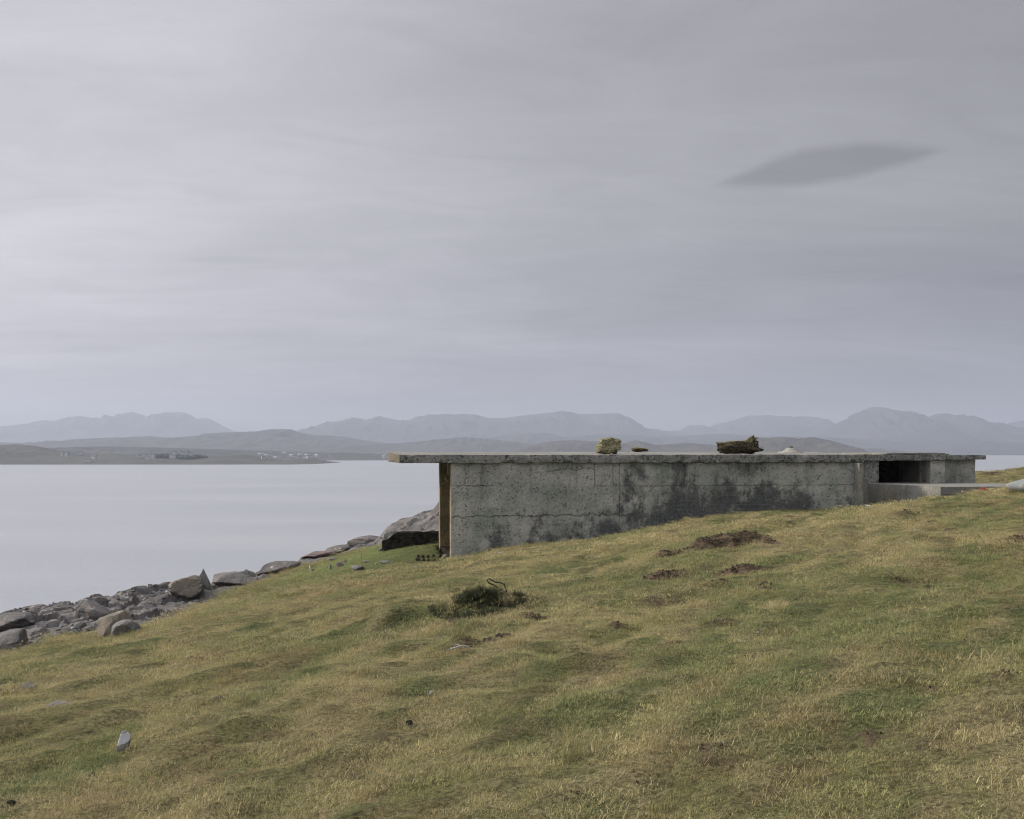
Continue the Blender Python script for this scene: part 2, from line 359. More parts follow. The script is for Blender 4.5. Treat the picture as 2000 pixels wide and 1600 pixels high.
mRb = rock_mat('boulder_grey', (.20, .195, .19), (.12, .12, .12), (.36, .36, .36), (.19, .17, .13), 2)
mRt = rock_mat('boulder_tan', (.215, .19, .15), (.12, .108, .088), (.36, .34, .30), (.20, .15, .09), 1.5, .3)
mRp = rock_mat('rock_pinkish', (.21, .165, .145), (.12, .10, .095), (.34, .32, .32), (.26, .14, .10), 2, .3)
mRw = rock_mat('rock_pale', (.42, .42, .44), (.2, .2, .2), (.62, .62, .64), (.34, .32, .30), 3, .6)
rr = .085; rx = np.arange(-44, 9, rr); ry = np.arange(10, 70, rr); RX, RY = np.meshgrid(rx, ry)
def rock_h(x, y):
    g = -sd_grass(x, y); l = sd_land(x, y)
    # bedding runs with the shoreline: blocks longer along it
    q = .80*x-.60*y; p = .60*x+.80*y
    wx = (fbm(x*.7, y*.7, 3, 60)-.5)*1.3; wy = (fbm(x*.7+9, y*.7, 3, 61)-.5)*1.3
    a1, a2, cx, cy, h1, t1 = vor((q+wx)*.40, (p+wy)*.22, 50)
    big = (h1-.42)*.40+cx*(t1-.25)*.42+cy*(h1-.5)*.30
    b1, b2, bx, by, h2, t2 = vor((q+wx)*1.05, (p+wy)*.55, 53)
    mid = (h2-.5)*.36+bx*(t2-.5)*.44+by*(h2-.5)*.26
    c1, c2, ccx, ccy, h3, t3 = vor((q+wy*.6)*2.9, (p+wx*.6)*1.7, 57)
    sm = (h3-.5)*.15+ccx*(t3-.5)*.24
    cr = -.16*np.exp(-((a2-a1)/.07)**2)-.09*np.exp(-((b2-b1)/.09)**2)-.035*np.exp(-((c2-c1)/.12)**2)
    fine = (fbm(x*6, y*6, 4, 66)-.5)*.07
    ramp = smst(g, -.5, 1.6); far = smst(np.hypot(x, y), 24, 40)
    z = H0(x, y)-.20*smst(y, 30, 42)+ramp*(big*(.5+.5*far)+mid*(.55+.45*far)+sm+cr+fine)+(1-ramp)*(fine+sm*.6)*.5-.06+.10*ramp
    # outcrop behind the bunker, rising to the right
    oc = np.exp(-(np.maximum(0, np.abs(x+1.2)-4.1)/.35)**2)*np.exp(-((y-54.5)/2.6)**2)
    z = z+oc*(.60+.12*(x+5.3)+.5*smst(x, -3.7, -2.9)+.3*(fbm(x*1.1, y*.5, 3, 68)-.5)-.6*(z-H0(x, y)))
    z = np.where(l < 0, z+l*.62, z)
    return z, g, l
RZ, RG, RL = rock_h(RX, RY)
kp = (RG > -.55) & (RL > -32); kp = (kp[:-1, :-1] & kp[1:, 1:]).ravel()
V = np.stack([RX.ravel(), RY.ravel(), RZ.ravel()+CZ], 1); Fk = gridfaces(len(rx), len(ry), kp)
used, inv = np.unique(Fk.ravel(), return_inverse=True)
tag(new_mesh('bedrock', V[used], inv.reshape(-1, 4), mR, smooth=True), kind='structure')
bpy.data.objects['bedrock'].data.set_sharp_from_angle(angle=R(24))
def hrock(x, y):
    x = np.asarray(x, float); y = np.asarray(y, float)
    i = np.clip(((x-rx[0])/rr).astype(int), 0, len(rx)-1); j = np.clip(((y-ry[0])/rr).astype(int), 0, len(ry)-1)
    z = RZ[j, i]; ok = (RG[j, i] > 0) & (x < 8)
    return np.where(ok, z, hfin(x, y))
# ------------------------------------------------------------------ boulders
def boulder_mesh(name, dims, seed, ncut=9, sub=4, rough=.03, squash=.0, shape=None):
    bm = bmesh.new(); bmesh.ops.create_icosphere(bm, subdivisions=sub, radius=1)
    rg = random.Random(seed); planes = []
    for _ in range(ncut):
        n = Vector((rg.gauss(0, 1), rg.gauss(0, 1), rg.gauss(0, .8))).normalized(); planes.append((n, rg.uniform(.50, .84)))
    for v in bm.verts:
        d = v.co.normalized(); r = 1.0
        for n, o in planes:
            q = d.dot(n)
            if q > .01: r = min(r, o/q)
        # soft blocky base form
        k = max(abs(d.x), abs(d.y), abs(d.z)); r = min(r, (.86/k)*.98 if squash else 9)
        p = d*r
        f = mnoise.fractal(p*2.2+Vector((seed*3.1, 0, 0)), .9, 2.1, 5)
        p = p*(1+rough*f*2.0)
        c = abs(mnoise.noise(p*3.0+Vector((0, seed*1.7, 0))))
        p *= 1-rough*.9*max(0, .16-c)*6
        v.co = Vector((p.x*dims[0], p.y*dims[1], p.z*dims[2]))
        if shape: v.co = shape(v.co)
    me = bpy.data.meshes.new(name); bm.to_mesh(me); bm.free()
    me.polygons.foreach_set('use_smooth', np.ones(len(me.polygons), bool)); me.set_sharp_from_angle(angle=R(22))
    return me
def put(name, me, m, loc, rot=(0, 0, 0), parent=None):
    if m and not me.materials: me.materials.append(m)
    o = bpy.data.objects.new(name, me); COL.objects.link(o); o.location = loc; o.rotation_euler = rot
    if parent: o.parent = parent
    return o
def stone(px, py, D, wpx, hpx, seed, m, label, cat='rock', name='rock', group=None, sink=.25, depth=None, rot=(0, 0, 0), ncut=9, rough=.03, sub=4, squash=False, shape=None, drop=True):
    """px,py: middle of the visible lower edge"""
    if not drop:
        d_ = np.arange(18, 62, .05); g_ = hrock((px-1000)/F*d_, d_)-(HY-py)/F*d_; hit = np.nonzero(g_ > 0)[0]
        if len(hit): D = float(d_[hit[0]])+.15
    X = (px-1000)/F*D; hw = wpx/F*D/2; hh = hpx/F*D
    zg = float(hrock(X, D)) if drop else (HY-py)/F*D
    me = boulder_mesh(name, (hw*1.08, depth or hw*.8, hh*.62*(1+sink)), seed, ncut, sub, rough, squash, shape)
    o = put(name, me, m, (X, D, CZ+zg+hh*.5*(1-sink)), rot)
    return tag(o, label, cat, group)
stone(365, 1160, 50.5, 70, 32, 3, mRt, 'big tan block with a flat slanting top leaning on the shore rocks', 'boulder', 'boulder', rot=(0, R(-12), R(10)), squash=True, ncut=8, drop=False, depth=.8)
def spire(c):
    t = max(0, min(1, (c.z+.3)/.75)); return Vector((c.x*(1.25-.95*t)+.05*t, c.y*(1-.6*t), c.z))
stone(394, 1150, 51.2, 32, 34, 4, mRb, 'pointed upright rock rising behind the tan block on the shore', 'rock', 'pointed_rock', shape=spire, drop=False, depth=.3, sink=.35)
stone(222, 1240, 30.6, 78, 43, 5, mRt, 'large brown green boulder at the grass edge with a flat top', 'boulder', 'boulder', squash=True, ncut=5, drop=False, depth=.42, rot=(0, R(-5), R(15)))
stone(246, 1240, 29.8, 50, 26, 6, mRb, 'rounded light grey boulder in front of the large brown one', 'boulder', 'boulder', ncut=5, drop=False, depth=.28)
stone(30, 1222, 33, 96, 22, 7, mR, 'long smooth rounded slab of dark rock at the left frame edge', 'rock', 'rock_slab', ncut=8, drop=False, depth=1.1, rough=.04)
stone(188, 1205, 37, 66, 28, 8, mR, 'dark wedge shaped boulder tilted among the shore rocks', 'boulder', 'boulder', ncut=6, drop=False, depth=.5, rot=(0, R(14), R(-20)))
stone(178, 1188, 40, 66, 20, 9, mR, 'brick shaped ledge block above the dark wedge boulder', 'rock', 'rock_block', ncut=5, squash=True, drop=False, depth=.5, rot=(0, R(-6), 0))
stone(24, 1268, 27, 90, 34, 10, mR, 'dark angular rock low on the shore at the left frame edge', 'rock', 'rock', ncut=7, drop=False, depth=.5, rot=(0, R(-12), R(10)))
stone(455, 1143, 51, 110, 24, 12, mR, 'long grey ledge of rock to the right of the pointed rock', 'rock', 'rock_ledge', ncut=6, squash=True, depth=.9, drop=False, rot=(0, R(-4), R(5)))
stone(540, 1117, 52.5, 95, 18, 13, mR, 'low grey hump of rock beside the upper grass edge', 'rock', 'rock_ledge', ncut=6, depth=.8, drop=False, rot=(0, R(-12), 0))
stone(625, 1086, 54, 70, 10, 14, mRp, 'pink tinged flat rock on the skyline above the green terrace', 'rock', 'rock_ledge', ncut=6, depth=.7, drop=False, rot=(0, R(-8), 0))
stone(720, 1062, 52, 80, 14, 15, mR, 'flat grey skyline rock next to the dark low wall', 'rock', 'rock_ledge', ncut=6, depth=.7, drop=False, rot=(0, R(-6), 0))
stone(665, 1078, 53, 60, 12, 16, mR, 'small grey skyline rock between pink rock and low wall', 'rock', 'rock_ledge', ncut=6, depth=.7, drop=False, rot=(0, R(-8), 0))
protos = [boulder_mesh('shore_block', (1, .8, .55), 30+i, 15, 4, .05, i % 2 == 0) for i in range(7)]
for q in protos: q.materials.append(mR)
k = 0
while k < 44:
    D = random.uniform(24, 57); px = random.uniform(-120, 720); X = (px-1000)/F*D
    g = -float(sd_grass(np.array(X), np.array(D))); l = float(sd_land(np.array(X), np.array(D)))
    if g < .5 or l < -1.0: continue
    sc = random.uniform(.10, .28)*(1.2 if l < 1.5 else 1)
    o = put('shore_block', protos[k % 7], None, (X, D, CZ+float(hrock(X, D))+sc*.12), (random.uniform(-.3, .3), random.uniform(-.35, .2), random.uniform(0, 6.28)))
    o.scale = (sc*random.uniform(1.0, 2.0), sc, sc*random.uniform(.45, .8))
    tag(o, 'weathered grey block lying loose in the jumble of shoreline rock', 'rock', 'loose blocks on the rocky shore'); k += 1
# bedrock showing through the turf, far left
for px, py, w, h, lab in [(20, 1352, 80, 14, 'upper thin strip of bare bedrock showing through turf at left frame edge'), (18, 1400, 70, 18, 'lower pale sheet of bare bedrock showing through turf at left frame edge'), (86, 1392, 66, 6, 'narrow dark sliver of bedrock in the turf right of the pale sheet'), (322, 1262, 70, 8, 'thin grey rock strip flush with the grass below the two boulders')]:
    X, Y = march(px, py, hfin); hw = w/F*Y/2
    me = boulder_mesh('bare_rock', (hw*1.0, .26, .028), int(px+py), 8, 4, .10)
    slope = math.atan2(float(hfin(X+.5, Y)-hfin(X-.5, Y)), 1.0)
    tag(put('bare_rock', me, mR, (X, Y+.35, CZ+float(hfin(X, Y+.35))-.012), (R(0), -slope-.02, R(28))), lab, 'rock')
# small stones of the green terrace and the slope
ST = [(662, 1108, 17, 9, mRp, 'dark and pink stone left of centre on the green terrace'), (673, 1100, 14, 6, mRp, 'pinkish flat stone just behind the dark pink stone'), (697, 1115, 28, 9, mRb, 'long low grey stone nearest the middle of the terrace'),
 (744, 1077, 14, 7, mRb, 'grey stone near the left end of the dark low wall'), (751, 1101, 18, 5, mRb, 'flat grey stone in the middle of the green terrace'), (767, 1103, 7, 5, mRb, 'small dark round stone right of the flat terrace stone'),
 (651, 1094, 18, 5, mRb, 'grey slab beside the dark hollow on the terrace'), (640, 1084, 26, 5, mR, 'dark overhanging stone at the edge of the terrace hollow'), (690, 1126, 14, 3, mRw, 'pale flat stone just below the long low grey stone'),
 (718, 1099, 16, 4, mRb, 'low stone half sunk between two terrace stones'), (822, 1106, 12, 4, mRb, 'small flat stone in front of the rusted bolts'), (973, 1086, 18, 7, mRw, 'pale stone lying on grass just right of the wall corner'),
 (951, 1091, 10, 4, mRw, 'small pale stone left of the one by the wall corner'), (868, 1092, 16, 8, mRt, 'broken concrete lump at the foot of the wall corner'), (809, 1112, 12, 4, mRb, 'grey stone low in the grass below the bolts'),
 (843, 1359, 13, 7, mRw, 'white pebble on the open grass slope at lower centre'), (1772, 1066, 9, 6, mRw, 'small white pebble on the slope under the right end of the bunker'), (752, 1380, 8, 4, mRw, 'tiny pale pebble left of the white pebble at lower centre'),
 (1480, 1238, 7, 4, mRw, 'tiny pale pebble on the right slope'), (1945, 908, 10, 3, mRb, 'dark grey rock on the grassy skyline far right'), (735, 1103, 6, 3, mRw, 'small white chip between the terrace stones')]
for i, (px, py, w, h, m, lab) in enumerate(ST):
    X, Y = march(px, py, hfin)
    if lab.endswith('far right'): X, Y = 25.9*67/66, 67.0
    hw = w/F*Y/2; hh = h/F*Y
    me = boulder_mesh('stone', (hw*1.1, hw*.8, hh*.75), 80+i, 7, 3, .03)
    tag(put('stone', me, m, (X, Y+hw*.3, CZ+float(hfin(X, Y+hw*.3))+hh*.42), (0, 0, random.uniform(-.4, .4))), lab, 'stone')
# striped white rock near the camera
X, Y = march(240, 1468, hfin)
mS, nt, b = mat('striped_white_rock'); co = nd(nt, 'ShaderNodeTexCoord').outputs['Object']
wv = nd(nt, 'ShaderNodeTexWave', {'Vector': vmap(nt, co, (1, 1, 1), (0, 0, .02), (0, R(28), 0)), 'Scale': 2.6, 'Distortion': 2.5, 'Detail': 3.0, 'Detail Scale': 1.5}, bands_direction='Z')
n = noi(nt, co, 14, 5, .6)
nt.links.new(mix(nt, sstep(nt, mth(nt, 'ADD', wv.outputs['Fac'], lmap(nt, n, .3, .7, -.15, .15)), .40, .52), (.15, .15, .15), (.42, .42, .45)), b.inputs['Base Color'])
bump(nt, b, n, .02)
me = boulder_mesh('white_rock', (.078, .06, .095), 77, 13, 4, .03)
tag(put('white_rock', me, mS, (X, Y+.02, CZ+float(hfin(X, Y))+.045), (R(-8), R(8), R(10))), 'white and grey striped rock standing in the grass at lower left', 'rock')
# pale domed boulder at right edge
stone(2016, 956, 37.5, 84, 22, 41, None, 'large pale smooth domed boulder cresting the grass at the right frame edge', 'boulder', 'pale_boulder', ncut=3, drop=False, depth=.7, rough=.008, sink=.3).data.materials.append(simple('pale_boulder', (.15, .165, .17), (.23, .22, .22), 3, .01))
# ------------------------------------------------------------------ bunker
def conc(name, base, mid, stain, pit=.6, stainy=0.0, speck=.5, lines=.0, joints=False, green=.3, warm=0.0, bd=.02, pits_scale=18):
    m, nt, b = mat(name); co = nd(nt, 'ShaderNodeTexCoord').outputs['Object']
    sp = nd(nt, 'ShaderNodeSeparateXYZ', {0: co}); x, y, z = sp.outputs
    n1 = noi(nt, co, .75, 7, .62, .3); n2 = noi(nt, co, 2.6, 6, .65); n3 = noi(nt, co, 13, 6, .75); n4 = noi(nt, co, 40, 3, .7)
    c = mix(nt, sstep(nt, n1, .36, .62), mid, base)
    c = mix(nt, sstep(nt, noi(nt, vmap(nt, co, (1, 1, 1), (4, 2, 1)), 1.1, 5, .6), .45, .68, 0, green), c, (.105, .135, .105))
    c = mix(nt, sstep(nt, noi(nt, co, .9, 4, .6, 0), .52, .7, 0, warm), c, (.17, .135, .08))
    h = mth(nt, 'MULTIPLY', n3, .5)
    if stainy:
        zone = mth(nt, 'MULTIPLY', sstep(nt, mth(nt, 'ADD', z, mth(nt, 'MULTIPLY', x, -.11)), 1.7, .1, 0, 1), stainy)
        mid_ = sstep(nt, mth(nt, 'ABSOLUTE', mth(nt, 'SUBTRACT', x, 8.3)), 7.0, .5, -.10, .13)
        sm = mth(nt, 'ADD', mth(nt, 'ADD', mth(nt, 'ADD', mth(nt, 'MULTIPLY', noi(nt, vmap(nt, co, (1.1, 1.1, .40)), 1.0, 6, .6, .3), .75), mth(nt, 'MULTIPLY', n2, .45)), zone), mid_)
        sm = mth(nt, 'ADD', sm, lmap(nt, n3, .3, .7, -.13, .13))
        sf = sstep(nt, sm, .67, .82, 0, .88)
        c = mix(nt, sf, c, stain)
        # streaks of damp from the top
        st = noi(nt, vmap(nt, co, (3.2, 3.2, .22)), 1.0, 5, .6)
        c = mix(nt, mth(nt, 'MULTIPLY', sstep(nt, st, .55, .72), sstep(nt, z, 1.6, 3.0, .1, .55)), c, stain)
    if lines:
        fz = mth(nt, 'FRACT', mth(nt, 'ADD', mth(nt, 'MULTIPLY', z, 6.6), mth(nt, 'MULTIPLY', n2, .14)))
        ln = mth(nt, 'MULTIPLY', sstep(nt, mth(nt, 'ABSOLUTE', mth(nt, 'SUBTRACT', fz, .5)), .44, .5), sstep(nt, n2, .40, .62))
        c = mix(nt, mth(nt, 'MULTIPLY', ln, lines), c, (.20, .21, .20)); h = mth(nt, 'ADD', h, mth(nt, 'MULTIPLY', ln, .25))
    vo = nd(nt, 'ShaderNodeTexVoronoi', {'Vector': co, 'Scale': pits_scale*.62}); vd = vo.outputs['Distance']
    pz = sstep(nt, n2, .44, .60)
    pt = mth(nt, 'MULTIPLY', sstep(nt, mth(nt, 'ADD', vd, lmap(nt, n3, .3, .7, -.18, .18)), .34, .22), mth(nt, 'ADD', mth(nt, 'MULTIPLY', pz, .8), .12))
    c = mix(nt, mth(nt, 'MULTIPLY', pt, pit), c, (.022, .022, .022)); h = mth(nt, 'SUBTRACT', h, mth(nt, 'MULTIPLY', pt, .9))
    ag = mth(nt, 'MULTIPLY', sstep(nt, n3, .53, .62), mth(nt, 'ADD', mth(nt, 'MULTIPLY', sstep(nt, n2, .55, .42), .7), .3))
    c = mix(nt, mth(nt, 'MULTIPLY', ag, speck), c, (.31, .315, .305)); c = mix(nt, mth(nt, 'MULTIPLY', sstep(nt, n3, .47, .38), speck), c, (.030, .033, .031))
    if joints:
        wob = lmap(nt, noi(nt, co, 1.7, 5, .7), .25, .75, -.12, .12); wf = lmap(nt, noi(nt, co, 9, 4, .7), .3, .7, -.025, .025)
        def line(coord, v0, w, a, bx=None, wk=1.0):
            d = mth(nt, 'ABSOLUTE', mth(nt, 'ADD', mth(nt, 'SUBTRACT', coord, v0), mth(nt, 'ADD', mth(nt, 'MULTIPLY', wob, wk), wf)))
            f = mth(nt, 'MULTIPLY', sstep(nt, d, w, w*.25), a)
            if bx: f = mth(nt, 'MULTIPLY', f, mth(nt, 'MULTIPLY', sstep(nt, bx[0], bx[1]-.1, bx[1]+.1), sstep(nt, bx[0], bx[2]+.1, bx[2]-.1)))
            return f
        ls = [line(z, 1.34, .020, .65, (x, -1, 6.2)), line(z, 2.33, .014, .6, (x, -1, 1.4), .4), line(z, 2.30, .012, .45, (x, 4.75, 14), .15), line(x, 4.78, .015, .55, (z, 2.3, 3.2), .3),
              line(x, 5.62, .016, .5, (z, .6, 3.2), .25), line(x, 5.40, .012, .6, (z, 2.3, 3.2), .15), line(x, 10.1, .014, .35, (z, .8, 3.2), .12), line(x, 7.85, .010, .5, (z, 1.9, 3.2), .1), line(z, 2.85, .016, .6, (x, 3.2, 4.8), 1.6), line(x, .45, .012, .5, (z, 2.3, 3.2), .4)]
        f = ls[0]
        for q in ls[1:]: f = mth(nt, 'MAXIMUM', f, q)
        c = mix(nt, f, c, (.018, .018, .018)); h = mth(nt, 'SUBTRACT', h, mth(nt, 'MULTIPLY', f, 1.6))
    nt.links.new(c, b.inputs['Base Color']); bump(nt, b, h, bd)
    b.inputs['Roughness'].default_value = .92
    return m
mCw = conc('concrete_wall', (.335, .332, .288), (.225, .232, .205), (.040, .045, .043), pit=.6, stainy=.18, speck=.55, lines=.6, joints=True, green=.5, warm=.2)
mCr = conc('concrete_rough', (.200, .198, .180), (.115, .118, .105), (.03, .03, .03), pit=.85, speck=.8, green=.25, bd=.04, pits_scale=14)
mCt = conc('concrete_roof_top', (.21, .20, .18), (.15, .145, .13), (.03, .03, .03), pit=.2, speck=.3, green=.3, bd=.015)
mCa = conc('concrete_apron', (.20, .195, .165), (.13, .13, .112), (.04, .04, .038), pit=.5, speck=.4, green=.35, warm=.5)
mCj = conc('concrete_jamb', (.235, .205, .145), (.16, .135, .085), (.05, .045, .03), pit=.4, speck=.25, green=.1, warm=.85)
mCo = conc('concrete_ochre', (.24, .175, .085), (.13, .10, .05), (.05, .04, .02), pit=.5, speck=.25, green=.3, warm=.9)
mCe = conc('concrete_sun_end', (.125, .105, .075), (.085, .075, .055), (.05, .04, .03), pit=.5, speck=.4, green=.1, warm=.5)  # darker brown on the sun-facing roof end, cutting the sun's brightness by colour
mCd = simple('dark_moss_and_shade', (.012, .012, .011), (.035, .033, .026), 5, .05)  # mossy low wall; the same black also paints shade inside the bunker
def rbox(name, x0, x1, y0, y1, z0, z1, m, parent, res=.1, amp=.006, chip=.02, seed=0, warp=None):
    bm = bmesh.new(); fx = []
    def face(o, a, bv, na, nb):
        vs = [[bm.verts.new(o+a*(i/na)+bv*(j/nb)) for i in range(na+1)] for j in range(nb+1)]
        for j in range(nb):
            for i in range(na): bm.faces.new((vs[j][i], vs[j][i+1], vs[j+1][i+1], vs[j+1][i]))
    nx, ny, nz = [max(1, int(round((q1-q0)/res))) for q0, q1 in ((x0, x1), (y0, y1), (z0, z1))]
    nx = min(nx, 220); X = Vector((x1-x0, 0, 0)); Y = Vector((0, y1-y0, 0)); Z = Vector((0, 0, z1-z0)); O = Vector((x0, y0, z0))
    face(O, X, Z, nx, nz); face(O+Y+X, -X, Z, nx, nz); face(O+Y, -Y, Z, ny, nz); face(O+X, Y, Z, ny, nz); face(O+Z, X, Y, nx, ny); face(O+Y, X, -Y, nx, ny)
    bmesh.ops.remove_doubles(bm, verts=bm.verts, dist=1e-4)
    c = Vector(((x0+x1)/2, (y0+y1)/2, (z0+z1)/2))
    for v in bm.verts:
        p = v.co.copy(); q = p*2.3+Vector((seed, seed*2, 0))
        on = (abs(p.x-x0) < 1e-4 or abs(p.x-x1) < 1e-4)+(abs(p.y-y0) < 1e-4 or abs(p.y-y1) < 1e-4)+(abs(p.z-z0) < 1e-4 or abs(p.z-z1) < 1e-4)
        off = Vector((mnoise.noise(q*3), mnoise.noise(q*3+Vector((9, 0, 0))), mnoise.noise(q*3+Vector((0, 9, 0)))))*amp
        if on >= 2:
            k = max(0, mnoise.fractal(p*3.5+Vector((0, 0, seed)), 1, 2, 4)+.15)*chip
            if abs(p.z-z0) < 1e-4: off.z += k
            if abs(p.z-z1) < 1e-4: off.z -= k*.5
            if abs(p.y-y0) < 1e-4: off.y += k*.7
            if abs(p.x-x0) < 1e-4: off.x += k*.6
            if abs(p.x-x1) < 1e-4: off.x -= k*.6
        v.co = p+off
        if warp: v.co = warp(v.co)
    bmesh.ops.recalc_face_normals(bm, faces=bm.faces)
    me = bpy.data.meshes.new(name); bm.to_mesh(me); bm.free(); me.materials.append(m)
    o = bpy.data.objects.new(name, me); COL.objects.link(o); o.parent = parent
    return o
BZ = -3.48                      # bunker datum below eye level
bk = tag(empty('concrete_bunker', (OX, OY, CZ+BZ), TH), 'long low weathered concrete bunker with flat overhanging roof on the grassy slope', 'bunker')
zr = lambda rel: rel-BZ        # eye-relative height -> local
ZT = zr(-.14); ZB = zr(-.405)
def camber(v):                 # the roof is a little higher at the back
    if v.z > ZT-.12: v.z += .018*max(0, v.y+.1)
    return v
rbox('front_wall', 0, 14.06, 0, .36, -.6, ZB-.003, mCw, bk, .09, .008, .012, 1)
rf = rbox('roof_slab', -1.68, 14.24, -.10, 4.72, ZB, ZT, mCr, bk, .08, .006, .05, 2, camber)
rf.data.materials.append(mCt)
for p in rf.data.polygons:
    if p.normal.z > .8: p.material_index = 1
rbox('rear_wall', .10, 14.05, 3.95, 4.3, -.6, ZB-.003, mCo, bk, .2, .006, .02, 3)
rbox('inner_wall', 2.6, 2.9, .362, 3.948, -.6, ZB-.004, mCw, bk, .3, .005, 0, 4)
rbox('wall_bracket', -.02, .20, .62, .95, zr(-.80), ZB-.004, mCj, bk, .08, .004, .02, 5)
rbox('floor_slab', .10, 2.59, .364, 3.946, -.5, -.02, mCd, bk, .2, .006, .05, 6)  # near-black colour stands for the shade inside the open end
bpy.data.objects['floor_slab'].location.z = .11
rbox('buttress', 13.90, 14.05, -.45, -.012, -.3, ZB-.02, mCa, bk, .08, .006, .02, 7)
rbox('end_wall', 14.07, 14.20, .01, 4.28, -.6, ZB-.006, mCw, bk, .2, .006, .02, 8)
for nm, mm, lim in (('front_wall', mCj, .12), ('roof_slab', mCe, -1.55)):  # left-facing ends recoloured: sunlit tan and brown put into the concrete
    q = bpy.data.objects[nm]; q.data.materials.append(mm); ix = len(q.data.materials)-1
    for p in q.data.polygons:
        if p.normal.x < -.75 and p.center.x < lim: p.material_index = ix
# iron hook under the bracket
def tube(name, pts, r, m, parent=None, n=7, taper=None, loc=None):
    V = []; Fq = []; P = [Vector(p) for p in pts]
    for i, p in enumerate(P):
        t = (P[min(i+1, len(P)-1)]-P[max(i-1, 0)]).normalized(); a = t.orthogonal().normalized() if i == 0 else (a-t*a.dot(t)).normalized(); bb = t.cross(a)
        rr_ = r*(taper[i] if taper else 1)
        for k in range(n): V.append(p+(a*math.cos(k*2*math.pi/n)+bb*math.sin(k*2*math.pi/n))*rr_)
    for i in range(len(P)-1):
        for k in range(n): Fq.append((i*n+k, i*n+(k+1) % n, (i+1)*n+(k+1) % n, (i+1)*n+k))
    Fq.append(tuple(range(n))[::-1]); Fq.append(tuple((len(P)-1)*n+k for k in range(n)))
    return new_mesh(name, [tuple(v) for v in V], Fq, m, parent, True, loc)
mRust = simple('rusty_iron', (.030, .020, .016), (.10, .048, .024), 30, .004, .85)
tube('iron_hook', [(-.14, .55, zr(-.86)), (-.12, .55, zr(-.92)), (-.06, .55, zr(-.99)), (0.0, .56, zr(-1.04)), (.03, .6, zr(-1.05))], .035, mCo, bk, 8)
# right hand block with the long dark opening
zs = zr(-1.20); z2 = zr(-.372)
def roof2(v): return v
rbox('opening_pillar', 15.25, 16.08, 2.5, 2.95, zr(-2.2), z2-.003, mCr, bk, .07, .012, .02, 11)
rbox('opening_pillar', 18.12, 18.70, 2.5, 3.05, zr(-2.2), z2-.003, mCw, bk, .07, .008, .02, 12)
rbox('side_wall', 17.98, 18.24, 3.052, 4.3, zr(-2.2), z2-.004, mCa, bk, .12, .006, .02, 13)
rbox('side_wall', 14.40, 15.24, 2.52, 6.2, zr(-2.2), z2-.004, mCr, bk, .12, .006, .02, 14)
rbox('rear_wall', 15.245, 18.9, 5.9, 6.2, zr(-2.2), z2-.004, mCd, bk, .2, .006, .02, 15)  # shade of the opening's interior painted as a near-black wall
rbox('side_wall', 18.6, 18.9, 4.31, 5.89, zr(-2.2), z2-.004, mCw, bk, .2, .006, .02, 16)
rbox('opening_sill', 15.25, 18.7, 2.46, 3.6, zr(-2.6), zs, mCa, bk, .12, .006, .02, 17)
rbox('roof_slab', 14.26, 18.74, 2.40, 6.3, z2, zr(-.150), mCr, bk, .08, .008, .035, 18)
rbox('roof_layer', 16.35, 18.70, 2.415, 6.2, zr(-.149), zr(-.085), mCt, bk, .08, .006, .03, 19)
rbox('annexe_wall', 18.75, 20.28, 3.1, 6.0, zr(-2.2), zr(-.345), mCw, bk, .12, .008, .02, 20)
rbox('annexe_roof', 18.77, 20.62, 2.92, 6.2, zr(-.342), zr(-.172), mCr, bk, .08, .006, .03, 21)
# wedge shaped apron in front of the opening
def apron():
    P = [PX(1688, 943, 45.4), PX(1837, 950, 40.9), PX(1980, 950, 41.6), PX(1985, 946, 45.4), PX(1860, 946, 46.2), PX(1700, 944, 46.0)]
    loc = [w2loc(p[0], p[1]) for p in P]
    def wall(name, a, b, th, z0, z1, m, seed):
        L = math.hypot(b[0]-a[0], b[1]-a[1]); ang = math.atan2(b[1]-a[1], b[0]-a[0])
        def wp(v): return Vector((a[0]+v.x*math.cos(ang)-v.y*math.sin(ang), a[1]+v.x*math.sin(ang)+v.y*math.cos(ang), v.z))
        return rbox(name, 0, L, 0, th, z0, z1, m, bk, .09, .008, .03, seed, wp)
    wall('apron_wall', loc[0], loc[1], .3, zr(-2.9), zs, mCa, 31)
    wall('apron_wall', (loc[1][0]+.0, loc[1][1]+.01), loc[2], .3, zr(-2.7), zs-.01, mCr, 32)
    # deck between the walls
    bm = bmesh.new(); top = [bm.verts.new((p[0], p[1], zs-.014)) for p in loc]; bot = [bm.verts.new((p[0], p[1], zs-.25)) for p in loc]
    bm.faces.new(top); bm.faces.new(bot[::-1])
    for i in range(6): bm.faces.new((top[i], top[(i+1) % 6], bot[(i+1) % 6], bot[i]))
    bmesh.ops.recalc_face_normals(bm, faces=bm.faces)
    me = bpy.data.meshes.new('apron_deck'); bm.to_mesh(me); bm.free(); me.materials.append(mCt)
    o = bpy.data.objects.new('apron_deck', me); COL.objects.link(o); o.parent = bk; o.scale = (1, 1, 1)
apron()
# dark low wall on the terrace
lw = empty('low_wall', (-4.6, 44.6, CZ-3.5), R(2)); tag(lw, 'black mossy low stone wall running left from the open end of the bunker', 'wall')
def lwarp(v):
    k = smst(np.array(v.x), .0, .5); v.z = v.z*(.45+.55*float(k)) if v.z > .1 else v.z
    v.z += .03*mnoise.noise(Vector((v.x*2, 0, 3))); return v
rbox('wall_body', -.10, 2.10, 0, .5, -.4, .55, mCd, lw, .07, .035, .05, 40, lwarp)
